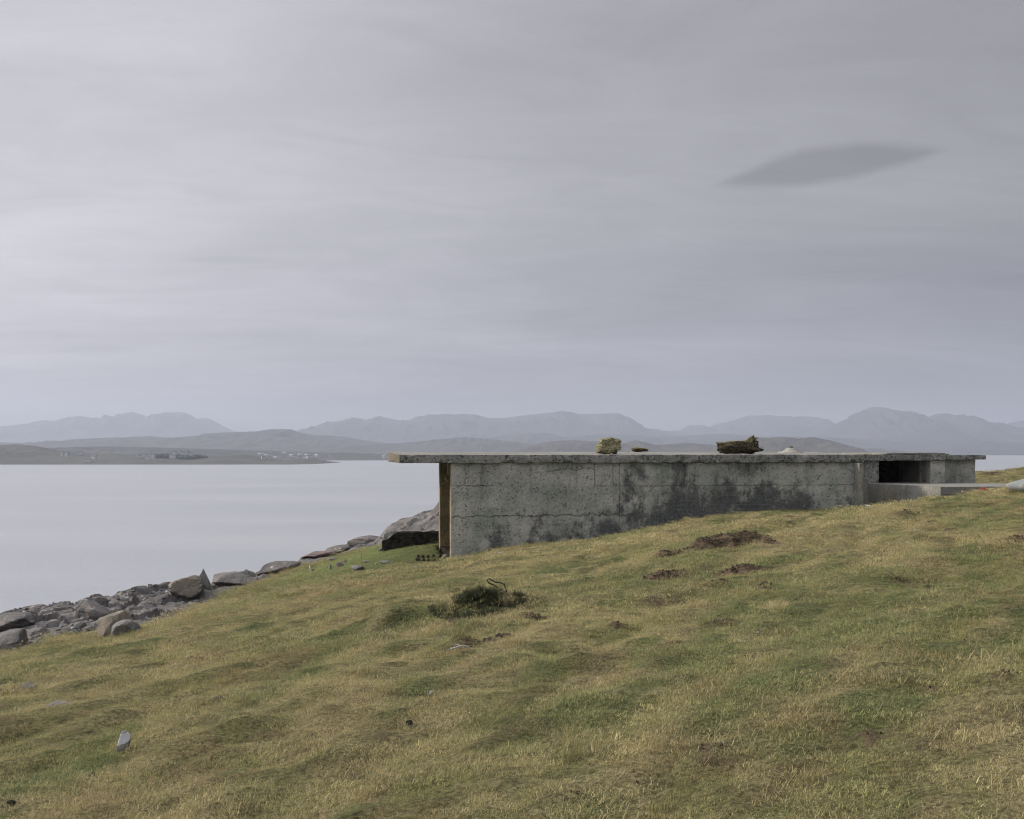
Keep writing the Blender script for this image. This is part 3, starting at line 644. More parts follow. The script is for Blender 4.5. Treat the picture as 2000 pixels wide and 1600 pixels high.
# rusted holding-down bolts
_b = mCd.node_tree.nodes['Principled BSDF']; _b.inputs['Specular IOR Level'].default_value = 0; mBk = simple('black_rust', (.012, .010, .009), (.035, .022, .015), 40, .003)
def bolt_mesh():
    bm = bmesh.new()
    bmesh.ops.create_cone(bm, cap_ends=True, segments=10, radius1=.034, radius2=.030, depth=.16)
    for v in bm.verts: v.co.z += .08
    r = bmesh.ops.create_cone(bm, cap_ends=True, segments=6, radius1=.062, radius2=.058, depth=.06)
    for v in r['verts']: v.co.z += .085
    r = bmesh.ops.create_cone(bm, cap_ends=True, segments=10, radius1=.07, radius2=.07, depth=.012)
    for v in r['verts']: v.co.z += .045
    me = bpy.data.meshes.new('rusted_bolt'); bm.to_mesh(me); bm.free(); me.materials.append(mBk); return me
bme = bolt_mesh()
bolts = [(817, 1084), (826, 1084), (836, 1084), (847, 1083), (860, 1083), (870, 1082), (878, 1083), (814, 1090), (818, 1090), (827, 1091), (837, 1092), (849, 1092), (860, 1091)]
for px, py in bolts:
    X, D = march(px, py+5, hfin)
    o = put('rusted_bolt', bme, None, (X, D, CZ+float(hfin(X, D))-.01), (random.uniform(-.12, .12), random.uniform(-.12, .12), random.uniform(0, 3))); o.scale = (.85, .85, .62)
    tag(o, 'black rusted holding bolt stub standing in two short rows by the wall corner', 'bolt', 'rusted bolts at the bunker corner')
# cone vent and rod on roof
def lathe(name, prof, m, parent=None, n=24, loc=None, wob=.0):
    V = []; Fq = []
    for i, (r, z) in enumerate(prof):
        for k in range(n):
            a = k*2*math.pi/n; rr_ = r*(1+wob*mnoise.noise(Vector((math.cos(a)*2, math.sin(a)*2, z*9+i)))); V.append((rr_*math.cos(a), rr_*math.sin(a), z))
    for i in range(len(prof)-1):
        for k in range(n): Fq.append((i*n+k, i*n+(k+1) % n, (i+1)*n+(k+1) % n, (i+1)*n+k))
    Fq.append(tuple((len(prof)-1)*n+k for k in range(n)))
    return new_mesh(name, V, Fq, m, parent, True, loc)
def roofpos(px, t):            # point on the main roof
    k = (px-1000)/F
    s = (k*(OY+t*VX[1])-OX-t*VX[0])/(UX[0]-k*UX[1]); return s
s_ = roofpos(1545, 3.4); ztop = ZT+.018*3.5
w_ = loc2w(s_, 3.4)
vt = tag(empty('roof_vent', (w_[0], w_[1], CZ+BZ+ztop)), 'pale stepped concrete cone vent with rusty cap on the bunker roof', 'vent')
lathe('vent_cone', [(.46, -.03), (.44, .03), (.30, .045), (.29, .085), (.22, .10), (.20, .14), (.12, .165), (.07, .18)], simple('pale_concrete', (.19, .185, .17), (.26, .255, .23), 14, .01), vt, wob=.12)
lathe('vent_cap', [(.075, .178), (.08, .20), (.05, .225), (.02, .235)], mRust, vt, 12, wob=.3)
s_ = roofpos(1488, 3.9); w_ = loc2w(s_, 3.9)
tag(tube('iron_rod', [(0, 0, -.05), (.01, 0, .1), (.0, 0, .22)], .012, mRust, None, 6, loc=(w_[0], w_[1], CZ+BZ+ztop)), 'thin rusty rod standing upright on the roof beside the long turf clump', 'rod')
for px, t, w, h, lab in ((1550, 2.9, .85, .03, 'thin flake of broken concrete lying on the roof in front of the cone vent'), (1226, 3.6, .10, .05, 'small dark pebble on the roof right of the round turf clump')):
    s_ = roofpos(px, t); w_ = loc2w(s_, t)
    tag(put('concrete_flake', boulder_mesh('concrete_flake', (w/2, .15, h), int(px), 7, 3, .04), mCt, (w_[0], w_[1], CZ+BZ+ZT+.018*t+.01)), lab, 'rubble')
# ------------------------------------------------------------------ blades
def blades(N, rad, hmin, hmax, width, lean=(.2, 1.1), seed=0, curl=.5, base=None):
    r = np.random.default_rng(seed)
    if base is None:
        a = r.uniform(0, 6.283, N); q = rad*np.sqrt(r.uniform(0, 1, N)); bx = q*np.cos(a); by = q*np.sin(a); bz = np.zeros(N)-.012
    else: bx, by, bz = base
    L = r.uniform(hmin, hmax, N); az = r.uniform(0, 6.283, N); ln = r.uniform(lean[0], lean[1], N)
    d0 = ln*.5; d1 = np.minimum(ln*(1+curl), 1.75)
    dx, dy = np.cos(az), np.sin(az); fa = az+r.uniform(.6, 2.5, N); sx, sy = np.cos(fa)*width*.5, np.sin(fa)*width*.5
    w = r.uniform(.6, 1.3, N); sx *= w; sy *= w
    mx = bx+dx*np.sin(d0)*L*.5; my = by+dy*np.sin(d0)*L*.5; mz = bz+np.cos(d0)*L*.5
    tx = mx+dx*np.sin(d1)*L*.5; ty = my+dy*np.sin(d1)*L*.5; tz = mz+np.cos(d1)*L*.5
    V = np.stack([np.stack([bx-sx, by-sy, bz], 1), np.stack([bx+sx, by+sy, bz], 1), np.stack([mx+sx*.8, my+sy*.8, mz], 1), np.stack([mx-sx*.8, my-sy*.8, mz], 1), np.stack([tx, ty, tz], 1)], 1).reshape(-1, 3)
    i = np.arange(N)*5
    f = [(a_, a_+1, a_+2, a_+3) for a_ in i.tolist()]+[(a_+3, a_+2, a_+4) for a_ in i.tolist()]
    bv = np.repeat(r.uniform(0, 1, N), 5)
    hv = np.tile([0., 0., .5, .5, 1.], N)
    return V, f, bv, hv
def blade_mesh(name, V, f, bv, hv, m):
    me = bpy.data.meshes.new(name); me.from_pydata(V.tolist(), [], f)
    for n_, a_ in (('bv', bv), ('hv', hv)):
        at = me.attributes.new(n_, 'FLOAT', 'POINT'); at.data.foreach_set('value', a_.astype(np.float32))
    me.materials.append(m); return me
def grass_mat(name, inst=True, col=(.12, .11, .05), straw=.55):
    m, nt, b = mat(name)
    bvn = nd(nt, 'ShaderNodeAttribute', attribute_name='bv').outputs['Fac']
    if inst: base = nd(nt, 'ShaderNodeAttribute', attribute_name='tint', attribute_type='INSTANCER').outputs['Color']
    else:
        rgb = nd(nt, 'ShaderNodeRGB'); rgb.outputs[0].default_value = (*col, 1); base = rgb.outputs[0]
    c = mix(nt, sstep(nt, bvn, .55, .75, 0, straw), base, (.42, .345, .20))      # dead straw blades
    c = mix(nt, sstep(nt, bvn, .24, .10, 0, .55), c, (.055, .088, .028))         # fresh green blades
    fr = mth(nt, 'FRACT', mth(nt, 'MULTIPLY', bvn, 7.31))
    c = mix(nt, 1.0, c, mix(nt, fr, (.62, .62, .60), (1.28, 1.26, 1.22)), 'MULTIPLY')
    nt.links.new(c, b.inputs['Base Color']); b.inputs['Roughness'].default_value = .75; b.inputs['Specular IOR Level'].default_value = .2
    tr = nd(nt, 'ShaderNodeBsdfTranslucent', {'Color': c}); ms = nd(nt, 'ShaderNodeMixShader', {0: .25, 1: b.outputs[0], 2: tr.outputs[0]})
    nt.links.new(ms.outputs[0], nt.nodes['Material Output'].inputs[0])
    return m
mGr = grass_mat('grass_blades'); mGh = grass_mat('heather_blades', straw=.08)
PC = bpy.data.collections.new('grass_tufts')
def proto(i, *a, **k):
    o = bpy.data.objects.new('grass_tuft_%02d' % i, blade_mesh('grass_tuft_%02d' % i, *blades(*a, **k), mGr)); PC.objects.link(o)
    if i == 17: o.data.materials[0] = mGh
for i in range(6): proto(i, 120, .12, .010, .038, .0020, (.5, 1.6), seed=i)
for i in range(6, 10): proto(i, 100, .17, .012, .046, .0036, (.55, 1.55), seed=i)
for i in range(10, 14): proto(i, 90, .24, .014, .052, .0065, (.55, 1.5), seed=i)
proto(14, 130, .10, .06, .15, .0028, (.2, 1.0), seed=31)        # coarser tussock
proto(15, 120, .15, .07, .17, .007, (.2, 1.0), seed=32)
proto(17, 150, .15, .07, .17, .007, (.2, 1.1), seed=34)
proto(16, 7, .16, .05, .17, .0021, (.9, 1.7), seed=33)         # stray dry stalks
def scatter(n, y0, y1, dens, pids, smin, smax, extra=None):
    X = rng.uniform(-1, 1, n)*(.50*y1+1.5); Y = rng.uniform(y0, y1, n)
    m = np.abs(X) < .50*Y+1.5
    X, Y = X[m], Y[m]; g = sd_grass(X, Y); dm = samp(GD, X, Y); a, b_ = footprint(X, Y)
    k = (g > -.12) & ~a & ~b_ & (rng.uniform(0, 1, len(X)) > dm*1.35)
    s, t = w2loc(X, Y); k &= ~((s > -.32) & (s < 14.4) & (t > -.08) & (t < 4.4)); k &= ~((s > 13.9) & (s < 14.35) & (t > -.5) & (t < .1))
    k &= ~((X > -3.6) & (X < -1.85) & (Y > 38.6) & (Y < 43) & (rng.uniform(0, 1, len(X)) > .25)); k &= ~((X > -4.7) & (X < -2.4) & (Y > 44.55) & (Y < 45.2))
    X, Y = X[k], Y[k]
    if extra is not None:
        q = extra(X, Y); X, Y = X[q], Y[q]
    Z = hfin(X, Y)+CZ; c = turf_col(X, Y, samp(GD, X, Y)); tr = terrace(X, Y)
    c = c*rng.uniform(.68, 1.34, (len(X), 1))
    sc = rng.uniform(smin, smax, len(X))*(1-.3*tr)*(.55+.95*smst(fbm(X*2.2, Y*2.2, 3, 35), .3, .7))
    return X, Y, Z, c, sc, rng.choice(pids, len(X))
def apron_free(X, Y):
    P = [w2loc(*p[:2]) for p in (PX(1680, 943, 45.6), PX(1837, 950, 40.7), PX(1990, 950, 41.4), PX(1990, 946, 46.5), PX(1700, 944, 46.5))]
    s, t = w2loc(X, Y); return ~inside(s, t, P)
A = [scatter(52000, 2.2, 15, 0, range(0, 6), .7, 1.25), scatter(44000, 14, 28, 0, range(6, 10), .75, 1.3),
     scatter(60000, 27, 50, 0, range(10, 14), .7, 1.3, apron_free), scatter(22000, 50, 74, 0, range(10, 14), .8, 1.3)]
tn = lambda X, Y: (fbm(X*1.3, Y*1.3, 3, 33) > .60) & (terrace(X, Y) < .3)
A.append(scatter(1100, 2.5, 20, 0, [14], .35, .8, tn)); A.append(scatter(1500, 18, 45, 0, [15], .35, .8, lambda X, Y: tn(X, Y) & apron_free(X, Y)))
q_ = scatter(7000, 2.5, 22, 0, [16], .6, 1.2); A.append(q_[:3]+(q_[3]*.4+np.array((.40, .34, .22))*.75,)+q_[4:])
# tussocks placed where the photograph has them
tus = [(515, 1152, 1.5, 3), (505, 1150, 1.3, 3), (650, 1160, 1.2, 3), (640, 1163, .9, 2), (870, 1200, .9, 3), (1000, 1200, .9, 3), (985, 1215, .9, 3), (1000, 1258, 1.0, 3), (870, 1228, 1., 3), (890, 1240, .9, 2), (905, 1220, .9, 3), (890, 1165, .5, 4), (930, 1150, .5, 4), (965, 1160, .6, 4), (910, 1185, .6, 3), (950, 1190, .6, 4), (985, 1185, .7, 4), (860, 1185, .6, 3), (1000, 1175, .6, 3), (760, 1180, .8, 2)]
tx, ty, tp = [], [], []
for px, py, sc, n in tus:
    for _ in range(n):
        X, Y = march(px+random.uniform(-10, 10), py+random.uniform(-3, 3), hfin); tx.append(X); ty.append(Y); tp.append(sc*random.uniform(.7, 1.1))
tx = np.array(tx); ty = np.array(ty)
A.append((tx, ty, hfin(tx, ty)+CZ, turf_col(tx, ty, None)*.85, np.array(tp)*.8, np.full(len(tx), 15)))
hp = []
while len(hp) < 230:
    a_, b_ = random.gauss(0, .52), random.gauss(0, .55)
    if a_*a_+b_*b_ < 1.7 and float(fbm(np.array(a_*2.3+5), np.array(b_*1.6), 2, 91)) > .44: hp.append(march(932+68*a_, 1182+26*b_-6*a_, hfin))
hx, hy = np.array(hp).T
A.append((hx, hy, hfin(hx, hy)+CZ, np.array((.030, .036, .020))*rng.uniform(.6, 2.6, (230, 1)), rng.uniform(.3, .75, 230), np.full(230, 17)))
ws = rng.uniform(-.1, 14, 420); wx, wy = loc2w(ws, rng.uniform(-.22, -.05, 420))
A.append((wx, wy, hfin(wx, wy)+CZ, turf_col(wx, wy, None)*rng.uniform(.7, 1.1, (420, 1)), rng.uniform(.18, .55, 420), np.full(420, 15)))
X, Y, Z, C_, SCL, PID = [np.concatenate([a[i] for a in A]) for i in range(6)]
def scatter_obj(name, coll, X, Y, Z, C_, SCL, PID):
    gp = bpy.data.meshes.new(name); gp.vertices.add(len(X)); gp.vertices.foreach_set('co', np.stack([X, Y, Z], 1).astype(np.float32).ravel())
    add_color(gp, 'tint', C_)
    slx = (hfin(X+.3, Y)-hfin(X-.3, Y))/.6; sly = (hfin(X, Y+.3)-hfin(X, Y-.3))/.6
    rot = np.stack([np.clip(np.arctan(sly), -.6, .6), np.clip(-np.arctan(slx), -.6, .6), rng.uniform(0, 6.283, len(X))], 1)
    for n_, t_, a_, key in (('rot', 'FLOAT_VECTOR', rot, 'vector'), ('scl', 'FLOAT', SCL, 'value'), ('pid', 'INT', PID, 'value')):
        at = gp.attributes.new(n_, t_, 'POINT'); at.data.foreach_set(key, a_.astype(np.int32 if t_ == 'INT' else np.float32).ravel())
    go = bpy.data.objects.new(name, gp); COL.objects.link(go)
    ng = bpy.data.node_groups.new('scatter_'+name, 'GeometryNodeTree'); ng.is_modifier = True
    ng.interface.new_socket('Geometry', in_out='INPUT', socket_type='NodeSocketGeometry'); ng.interface.new_socket('Geometry', in_out='OUTPUT', socket_type='NodeSocketGeometry')
    gi = ng.nodes.new('NodeGroupInput'); gout = ng.nodes.new('NodeGroupOutput')
    ci = ng.nodes.new('GeometryNodeCollectionInfo'); ci.inputs['Collection'].default_value = coll; ci.inputs['Separate Children'].default_value = True; ci.inputs['Reset Children'].default_value = True
    ip = ng.nodes.new('GeometryNodeInstanceOnPoints'); ip.inputs['Pick Instance'].default_value = True
    def na(nm, t):
        n = ng.nodes.new('GeometryNodeInputNamedAttribute'); n.data_type = t; n.inputs[0].default_value = nm; return [o for o in n.outputs if o.enabled][0]
    e2r = ng.nodes.new('FunctionNodeEulerToRotation'); ng.links.new(na('rot', 'FLOAT_VECTOR'), e2r.inputs[0])
    ng.links.new(gi.outputs[0], ip.inputs['Points']); ng.links.new(ci.outputs[0], ip.inputs['Instance']); ng.links.new(na('pid', 'INT'), ip.inputs['Instance Index'])
    ng.links.new(e2r.outputs[0], ip.inputs['Rotation']); ng.links.new(na('scl', 'FLOAT'), ip.inputs['Scale']); ng.links.new(ip.outputs[0], gout.inputs[0])
    md = go.modifiers.new('scatter', 'NODES'); md.node_group = ng
    return go
tag(scatter_obj('grass', PC, X, Y, Z, C_, SCL, PID), 'short matted olive and straw coloured grass covering the slope', 'grass', kind='stuff')
SCOL = bpy.data.collections.new('soil_clods'); mClod = simple('soil_clod', (.016, .012, .009), (.125, .090, .055), 14, .02, coord='Object')
for i in range(5):
    me = boulder_mesh('soil_clod_%d' % i, (.055, .045, .035), 140+i, 7, 2, .14); me.materials.append(mClod); SCOL.objects.link(bpy.data.objects.new('soil_clod_%d' % i, me))
xs_, ys_, ss_ = [], [], []
for (X0, Y0, w, h, dirt, back) in scars:
    n = int(min(1800, (60+w*(.3+h)*700*dirt)*(1+2*max(0, 1-Y0/20)))); ax = rng.normal(0, w*.55, n)+X0; ay = Y0+rng.uniform(-.35, .40+h*.5, n)
    k = samp(GD, ax, ay) > rng.uniform(.25, .8, n); xs_.append(ax[k]); ys_.append(ay[k]); ss_.append(rng.uniform(.2, .95, k.sum())*(.22+.78*min(1, Y0/30)))
X, Y, SCL = np.concatenate(xs_), np.concatenate(ys_), np.concatenate(ss_)
tag(scatter_obj('soil_clods', SCOL, X, Y, hfin(X, Y)+CZ+.005, np.full((len(X), 3), .05), SCL, rng.integers(0, 5, len(X))), 'crumbly brown clods of soil in the bare turf scars', 'soil', kind='stuff')
RCOL = bpy.data.collections.new('shore_rubble')
for i in range(6):
    me = boulder_mesh('shore_rubble_%d' % i, (.10, .075, .05), 170+i, 12, 2, .05); me.materials.append([mR, mRb][i % 2]); RCOL.objects.link(bpy.data.objects.new('shore_rubble_%d' % i, me))
D_ = rng.uniform(22, 58, 16000); X_r = (rng.uniform(-150, 740, 16000)-1000)/F*D_; g_ = -sd_grass(X_r, D_); l_ = sd_land(X_r, D_)
k = (g_ > -.05) & (l_ > -1.5) & ((fbm(X_r*.9, D_*.9, 3, 77) > .52) | (g_ < .5)); k &= rng.uniform(0, 1, 16000) > .45
X, Y = X_r[k], D_[k]; Zr = hrock(X, Y)+CZ+.01
tag(scatter_obj('shore_rubble', RCOL, X, Y, Zr, np.full((len(X), 3), .2), rng.uniform(.25, 1.25, len(X))**1.5, rng.integers(0, 6, len(X))), 'small grey rubble lying between the shoreline rocks', 'rubble', kind='stuff')
# ------------------------------------------------------------------ turf clumps on the roof
mSoil = simple('peaty_soil', (.014, .012, .009), (.05, .038, .022), 18, .03)
mTop = grass_mat('turf_clump_grass', False, (.36, .36, .17)); mTopB = grass_mat('turf_clump_shade_grass', False, (.17, .155, .075))
mSoilL = simple('dry_turf_soil', (.13, .12, .075), (.27, .25, .16), 14, .03)
def clump(name, px, t, wm, hm, dm_, seed, label, knob=None, nb=900, sm=None, amp=.16, lean=0.0):
    s = roofpos(px, t); w = loc2w(s, t); root = tag(empty(name, (w[0], w[1], CZ+BZ+ZT+.018*t+.004), TH), label, 'turf clump')
    def shp(c):
        c = c.copy(); n = mnoise.fractal(Vector((c.x*3.4, c.y*3.4, c.z*4+seed)), .8, 2, 5)
        c *= 1+amp*n; c.x += lean*max(0, c.z)
        if knob and c.x > knob: c.z += .20*float(smst(np.array(c.x), knob, knob+.2))*(1 if c.z > 0 else 0)
        c.z += max(0, .12-abs(c.x/wm)*.0)*0
        c.z = max(c.z, -hm*.48); return c
    me = boulder_mesh('soil', (wm/2, dm_/2, hm*.52), seed, 4, 4, .08, True, shp); so = put('soil', me, sm or mSoil, (0, 0, hm*.48), parent=root)
    r = np.random.default_rng(seed); ps = []
    polys = list(me.polygons)
    ar = np.array([p.area*(1.0 if p.normal.z > -.1 else .25) for p in polys]); ar /= ar.sum()
    idx = r.choice(len(polys), nb*3, p=ar); V = []; f = []; bv = []; top = []
    for q, i in enumerate(idx):
        p = polys[i]; c = Vector(p.center)+Vector(r.normal(0, .012, 3)); n = Vector(p.normal)
        d = (n*.8+Vector((0, 0, .35))+Vector(r.normal(0, .45, 3))).normalized(); L = r.uniform(.02, .05); sd_ = d.orthogonal().normalized()*r.uniform(.003, .006)
        b0 = len(V); m_ = c+d*L*.55; tip = c+d*L+Vector((0, 0, -.25*L)); V += [c-sd_, c+sd_, m_+sd_*.8, m_-sd_*.8, tip]
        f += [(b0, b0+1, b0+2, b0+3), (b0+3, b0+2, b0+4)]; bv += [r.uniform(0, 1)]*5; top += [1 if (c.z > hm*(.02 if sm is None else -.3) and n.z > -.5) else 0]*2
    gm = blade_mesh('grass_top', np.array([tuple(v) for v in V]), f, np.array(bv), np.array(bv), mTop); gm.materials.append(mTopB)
    for p, tq in zip(gm.polygons, top): p.material_index = 0 if tq else 1  # lit top and shaded lower blades painted as two grass colours
    put('grass_top', gm, None, (0, 0, hm*.48), parent=root)
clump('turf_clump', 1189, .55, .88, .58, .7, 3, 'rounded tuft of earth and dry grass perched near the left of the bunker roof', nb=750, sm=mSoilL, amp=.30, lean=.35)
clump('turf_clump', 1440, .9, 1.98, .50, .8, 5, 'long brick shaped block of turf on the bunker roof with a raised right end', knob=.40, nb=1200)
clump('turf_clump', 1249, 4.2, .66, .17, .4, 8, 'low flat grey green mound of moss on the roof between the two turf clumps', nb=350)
s_, t__ = 19.35, 3.8; w_ = loc2w(s_, t__)
mo = put('moss_patch', boulder_mesh('moss_patch', (.26, .3, .045), 9, 4, 3, .06), simple('moss', (.06, .075, .03), (.10, .10, .045), 20, .01), (w_[0], w_[1], CZ-.165)); tag(mo, 'thin pad of green moss on the low annexe roof at far right', 'moss')
# ------------------------------------------------------------------ small finds
mBk2 = simple('black_rubber', (.010, .010, .011), (.02, .02, .02), 10, .003, .6)
def gpt(px, py, up=0.0):
    X, Y = march(px, py, hfin); return (X, Y, CZ+float(hfin(X, Y))+up)
c = gpt(972, 1160, -.03)
tag(tube('bent_strap', [(c[0]+a, c[1]+d, c[2]+e) for a, d, e in [(.10, .1, -.02), (.02, .05, .05), (-.06, 0, .10), (-.12, -.02, .13), (-.145, -.02, .165), (-.12, 0, .185), (-.08, 0, .165), (-.03, .02, .135), (.04, .04, .125), (.09, .06, .10), (.115, .08, .02), (.12, .1, -.05)]], .009, mBk2, None, 8), 'black looped rubber strap sticking out of the dark turf bank', 'strap')
mBone = simple('weathered_wood', (.17, .165, .155), (.27, .265, .255), 25, .003)
def stick(name, pts, r, m, lab, cat, br=None):
    P = [gpt(px, py, up) for px, py, up in pts]; c0 = P[0]
    o = tube(name, [tuple(np.array(p)-np.array(c0)) for p in P], r, m, None, 7, taper=[.5]+[1]*(len(P)-2)+[.4], loc=c0)
    if br:
        Q = [gpt(px, py, up) for px, py, up in br]; tube('twig', [tuple(np.array(p)-np.array(c0)) for p in Q], r*.7, m, o, 7)
    tag(o, lab, cat); return o
stick('driftwood_branch', [(868, 1280, .03), (880, 1277, .05), (893, 1276, .06), (905, 1277, .07), (914, 1276, .06), (922, 1279, .03)], .007, mBone, 'bleached curved forked branch lying on grass below the dark bank', 'branch', [(880, 1272, .06), (890, 1273, .07), (902, 1277, .07)])
stick('dead_branch', [(1672, 992, .04), (1686, 993, .09), (1698, 995, .07), (1708, 999, .03)], .02, mBone, 'thin grey dead branch on the grass at the foot of the buttress', 'branch')
c = gpt(607, 1116)
po = tag(empty('leaning_stake', c), 'short white stake leaning to the left on the green terrace', 'stake')
tube('stake', [(0, 0, -.03), (-.02, 0, .08), (-.05, 0, .19)], .014, simple('white_wood', (.5, .5, .48), (.62, .62, .6), 10, .002), po, 7)
put('stone_foot', boulder_mesh('stone_foot', (.085, .07, .06), 99, 6, 3, .03), mCd, (.10, .0, .02), parent=po)
c = gpt(645, 1113)
ms_ = tag(empty('marker_stone', c), 'small grey stacked marker stone standing on the green terrace', 'marker')
lathe('base_stone', [(.055, -.02), (.06, .05), (.05, .10), (.035, .115)], mRb, ms_, 9, wob=.2)
lathe('top_stone', [(.03, .11), (.042, .14), (.035, .17), (.012, .19)], mRb, ms_, 9, wob=.2)
c = gpt(709, 1112)
tag(tube('wire', [(c[0]+a, c[1]+d, c[2]+e) for a, d, e in [(0, 0, -.02), (-.01, 0, .18), (-.05, 0, .38), (-.06, 0, .55), (-.11, .02, .62), (-.17, .03, .60)]], .006, mRust, None, 5), 'thin rusty wire sprouting from the green terrace with a bent top', 'wire')
for px, py, sc, m, lab in ((180, 1520, .022, mCd, 'dark ball of sheep dung in the grass at lower left'), (22, 1575, .022, mCd, 'dark dung by the lower left corner of the slope'), (800, 1418, .022, mCd, 'small dark dung clod on the slope at lower centre')):
    p = gpt(px, py); tag(put('sheep_dung', boulder_mesh('sheep_dung', (sc*1.3, sc, sc), int(px), 6, 3, .12), m, (p[0], p[1], p[2]+sc*.9)), lab, 'dung')
p = gpt(1922, 960); tag(put('plastic_scrap', boulder_mesh('plastic_scrap', (.10, .05, .05), 3, 6, 3, .1), simple('orange_plastic', (.30, .06, .04), (.22, .05, .035), 8, .004, .6), (p[0], p[1]+.02, p[2]+.04)), 'faded red orange plastic scrap lying against the rough apron wall', 'litter')
# ------------------------------------------------------------------ far hills
def hill_mat(name, c1, c2, c3, sc=.004):
    m, nt, b = mat(name); p = nd(nt, 'ShaderNodeNewGeometry').outputs['Position']
    a = noi(nt, p, sc, 6, .6, .3); b2 = noi(nt, vmap(nt, p, (1, 1, 3)), sc*3.5, 6, .65)
    c = mix(nt, sstep(nt, a, .38, .62), c1, c2); c = mix(nt, sstep(nt, b2, .56, .68, 0, .6), c, c3)
    nt.links.new(c, b.inputs['Base Color']); bump(nt, b, b2, 12/sc*.004); return m
mHn = hill_mat('near_hill', (.032, .034, .026), (.055, .052, .038), (.10, .095, .09), .006)
mHf = hill_mat('far_hill', (.035, .037, .034), (.055, .054, .048), (.075, .072, .07), .0015)
mHg = hill_mat('headland_turf', (.040, .042, .034), (.062, .062, .048), (.030, .032, .028), .012)
def ridge(name, pts, D, depth, m, amp=.09, seed=0, step=1.6, rows=22, foot=-1.5, jit=.9, rocky=1.0):
    pts = np.array(pts, float); xs = np.arange(pts[0, 0], pts[-1, 0], step)
    ys = np.interp(xs, pts[:, 0], pts[:, 1])+ (fbm(xs/7., xs*0+seed, 5, 200+seed, .62)-.5)*jit*2.4
    h = CZ+(HY-ys)*D/F; h = np.maximum(h, foot+1)
    vs = np.concatenate([np.linspace(-1, 0, rows), np.linspace(.12, 1, 8)])
    V = []
    for v_ in vs:
        yy = D+v_*depth*(1 if v_ < 0 else .8); xx = (xs-1000)/F*D*(1.0)
        prof = (1-abs(v_)**1.25)
        n = (fbm(xx/(D*.012)+seed, np.full_like(xx, yy/(D*.012)), 5, 300+seed)-.5)*2
        z = foot+(h-foot)*prof+n*amp*(h-foot)*4*min(1, abs(v_)*3)*(1-abs(v_))*rocky
        if v_ == 0: z = h
        V.append(np.stack([xx, np.full_like(xx, yy), np.minimum(z, foot+(h-foot)*(1 if v_ > -.01 else (1+.0)*(1-.12*abs(v_))))], 1))
    o = new_mesh(name, np.concatenate(V), gridfaces(len(xs), len(vs)), m)
    return tag(o, kind='structure')
E = lambda L, a=None: L
ridge('mountains', [(-260, 850), (-120, 842), (0, 833), (60, 827), (95, 821), (120, 825), (140, 817), (160, 813), (180, 816), (205, 817), (222, 819), (240, 808), (262, 805), (285, 814), (310, 816), (330, 806), (350, 805), (365, 807), (380, 819), (400, 816), (415, 820), (435, 832), (450, 840), (470, 850), (520, 872), (560, 879)], 13500, 2300, mHf, seed=1)
ridge('mountains', [(500, 876), (560, 856), (600, 838), (620, 832), (640, 825), (665, 822), (690, 816), (700, 817), (715, 820), (740, 813), (760, 817), (785, 822), (800, 820), (815, 814), (840, 811), (870, 810), (900, 809), (930, 810), (955, 817), (990, 816), (1020, 812), (1060, 807), (1100, 803), (1115, 805), (1130, 809), (1170, 808), (1190, 807), (1210, 808), (1225, 815), (1240, 825), (1255, 836), (1300, 842), (1360, 850), (1440, 874)], 10800, 2200, mHf, seed=2)
ridge('mountains', [(1180, 866), (1250, 845), (1330, 840), (1345, 831), (1370, 830), (1385, 835), (1400, 828), (1430, 822), (1460, 812), (1500, 811), (1530, 813), (1540, 815), (1560, 813), (1590, 815), (1610, 824), (1630, 832), (1660, 840), (1720, 862), (1780, 878)], 12300, 2200, mHf, seed=3)
ridge('mountains', [(1540, 874), (1600, 850), (1632, 832), (1650, 820), (1665, 815), (1672, 806), (1690, 802), (1703, 795), (1720, 795), (1740, 799), (1760, 804), (1780, 812), (1798, 817), (1815, 815), (1830, 808), (1845, 807), (1860, 812), (1880, 817), (1905, 822), (1920, 824), (1945, 830), (1960, 838), (1975, 848), (2000, 852), (2060, 858), (2140, 876)], 9300, 1900, mHf, seed=4)
ridge('mountains', [(1860, 872), (1935, 852), (1975, 825), (2000, 821), (2080, 815), (2160, 822), (2300, 850)], 11500, 2000, mHf, seed=5)
ridge('hills', [(-200, 868), (0, 864), (60, 866), (120, 863), (170, 857), (250, 854), (290, 852), (340, 856), (380, 852), (400, 849), (440, 845), (490, 843), (520, 841), (550, 838), (570, 839), (585, 845), (620, 850), (660, 852), (700, 858), (740, 864), (800, 870), (860, 876), (900, 879)], 6200, 1500, mHf, seed=6)
ridge('hills', [(620, 878), (680, 872), (740, 868), (790, 865), (830, 861), (880, 856), (905, 854), (950, 857), (1000, 862), (1040, 868), (1080, 874), (1120, 879)], 5200, 900, mHf, seed=7)
ridge('hills', [(860, 872), (920, 862), (955, 855), (1000, 848), (1030, 845), (1070, 847), (1100, 853), (1130, 851), (1180, 847), (1230, 849), (1280, 853), (1330, 852), (1380, 848), (1420, 847), (1480, 852), (1560, 853), (1640, 856), (1700, 858), (1760, 864), (1800, 867), (1850, 876)], 7600, 1500, mHf, seed=8)
ridge('hills', [(950, 884), (985, 884), (1000, 882), (1030, 872), (1060, 865), (1080, 862), (1120, 860), (1150, 862), (1190, 863), (1220, 866), (1240, 860), (1262, 864), (1280, 869), (1320, 867), (1340, 865), (1380, 868), (1420, 871), (1470, 876), (1520, 882)], 3700, 500, mHn, seed=9, jit=.8, amp=.08)
ridge('hills', [(1400, 884), (1430, 872), (1455, 862), (1480, 855), (1500, 856), (1520, 854), (1540, 855), (1555, 857), (1570, 855), (1590, 854), (1605, 857), (1620, 861), (1640, 867), (1655, 875), (1668, 881), (1680, 885)], 3300, 450, mHn, seed=10, jit=.8, amp=.08)
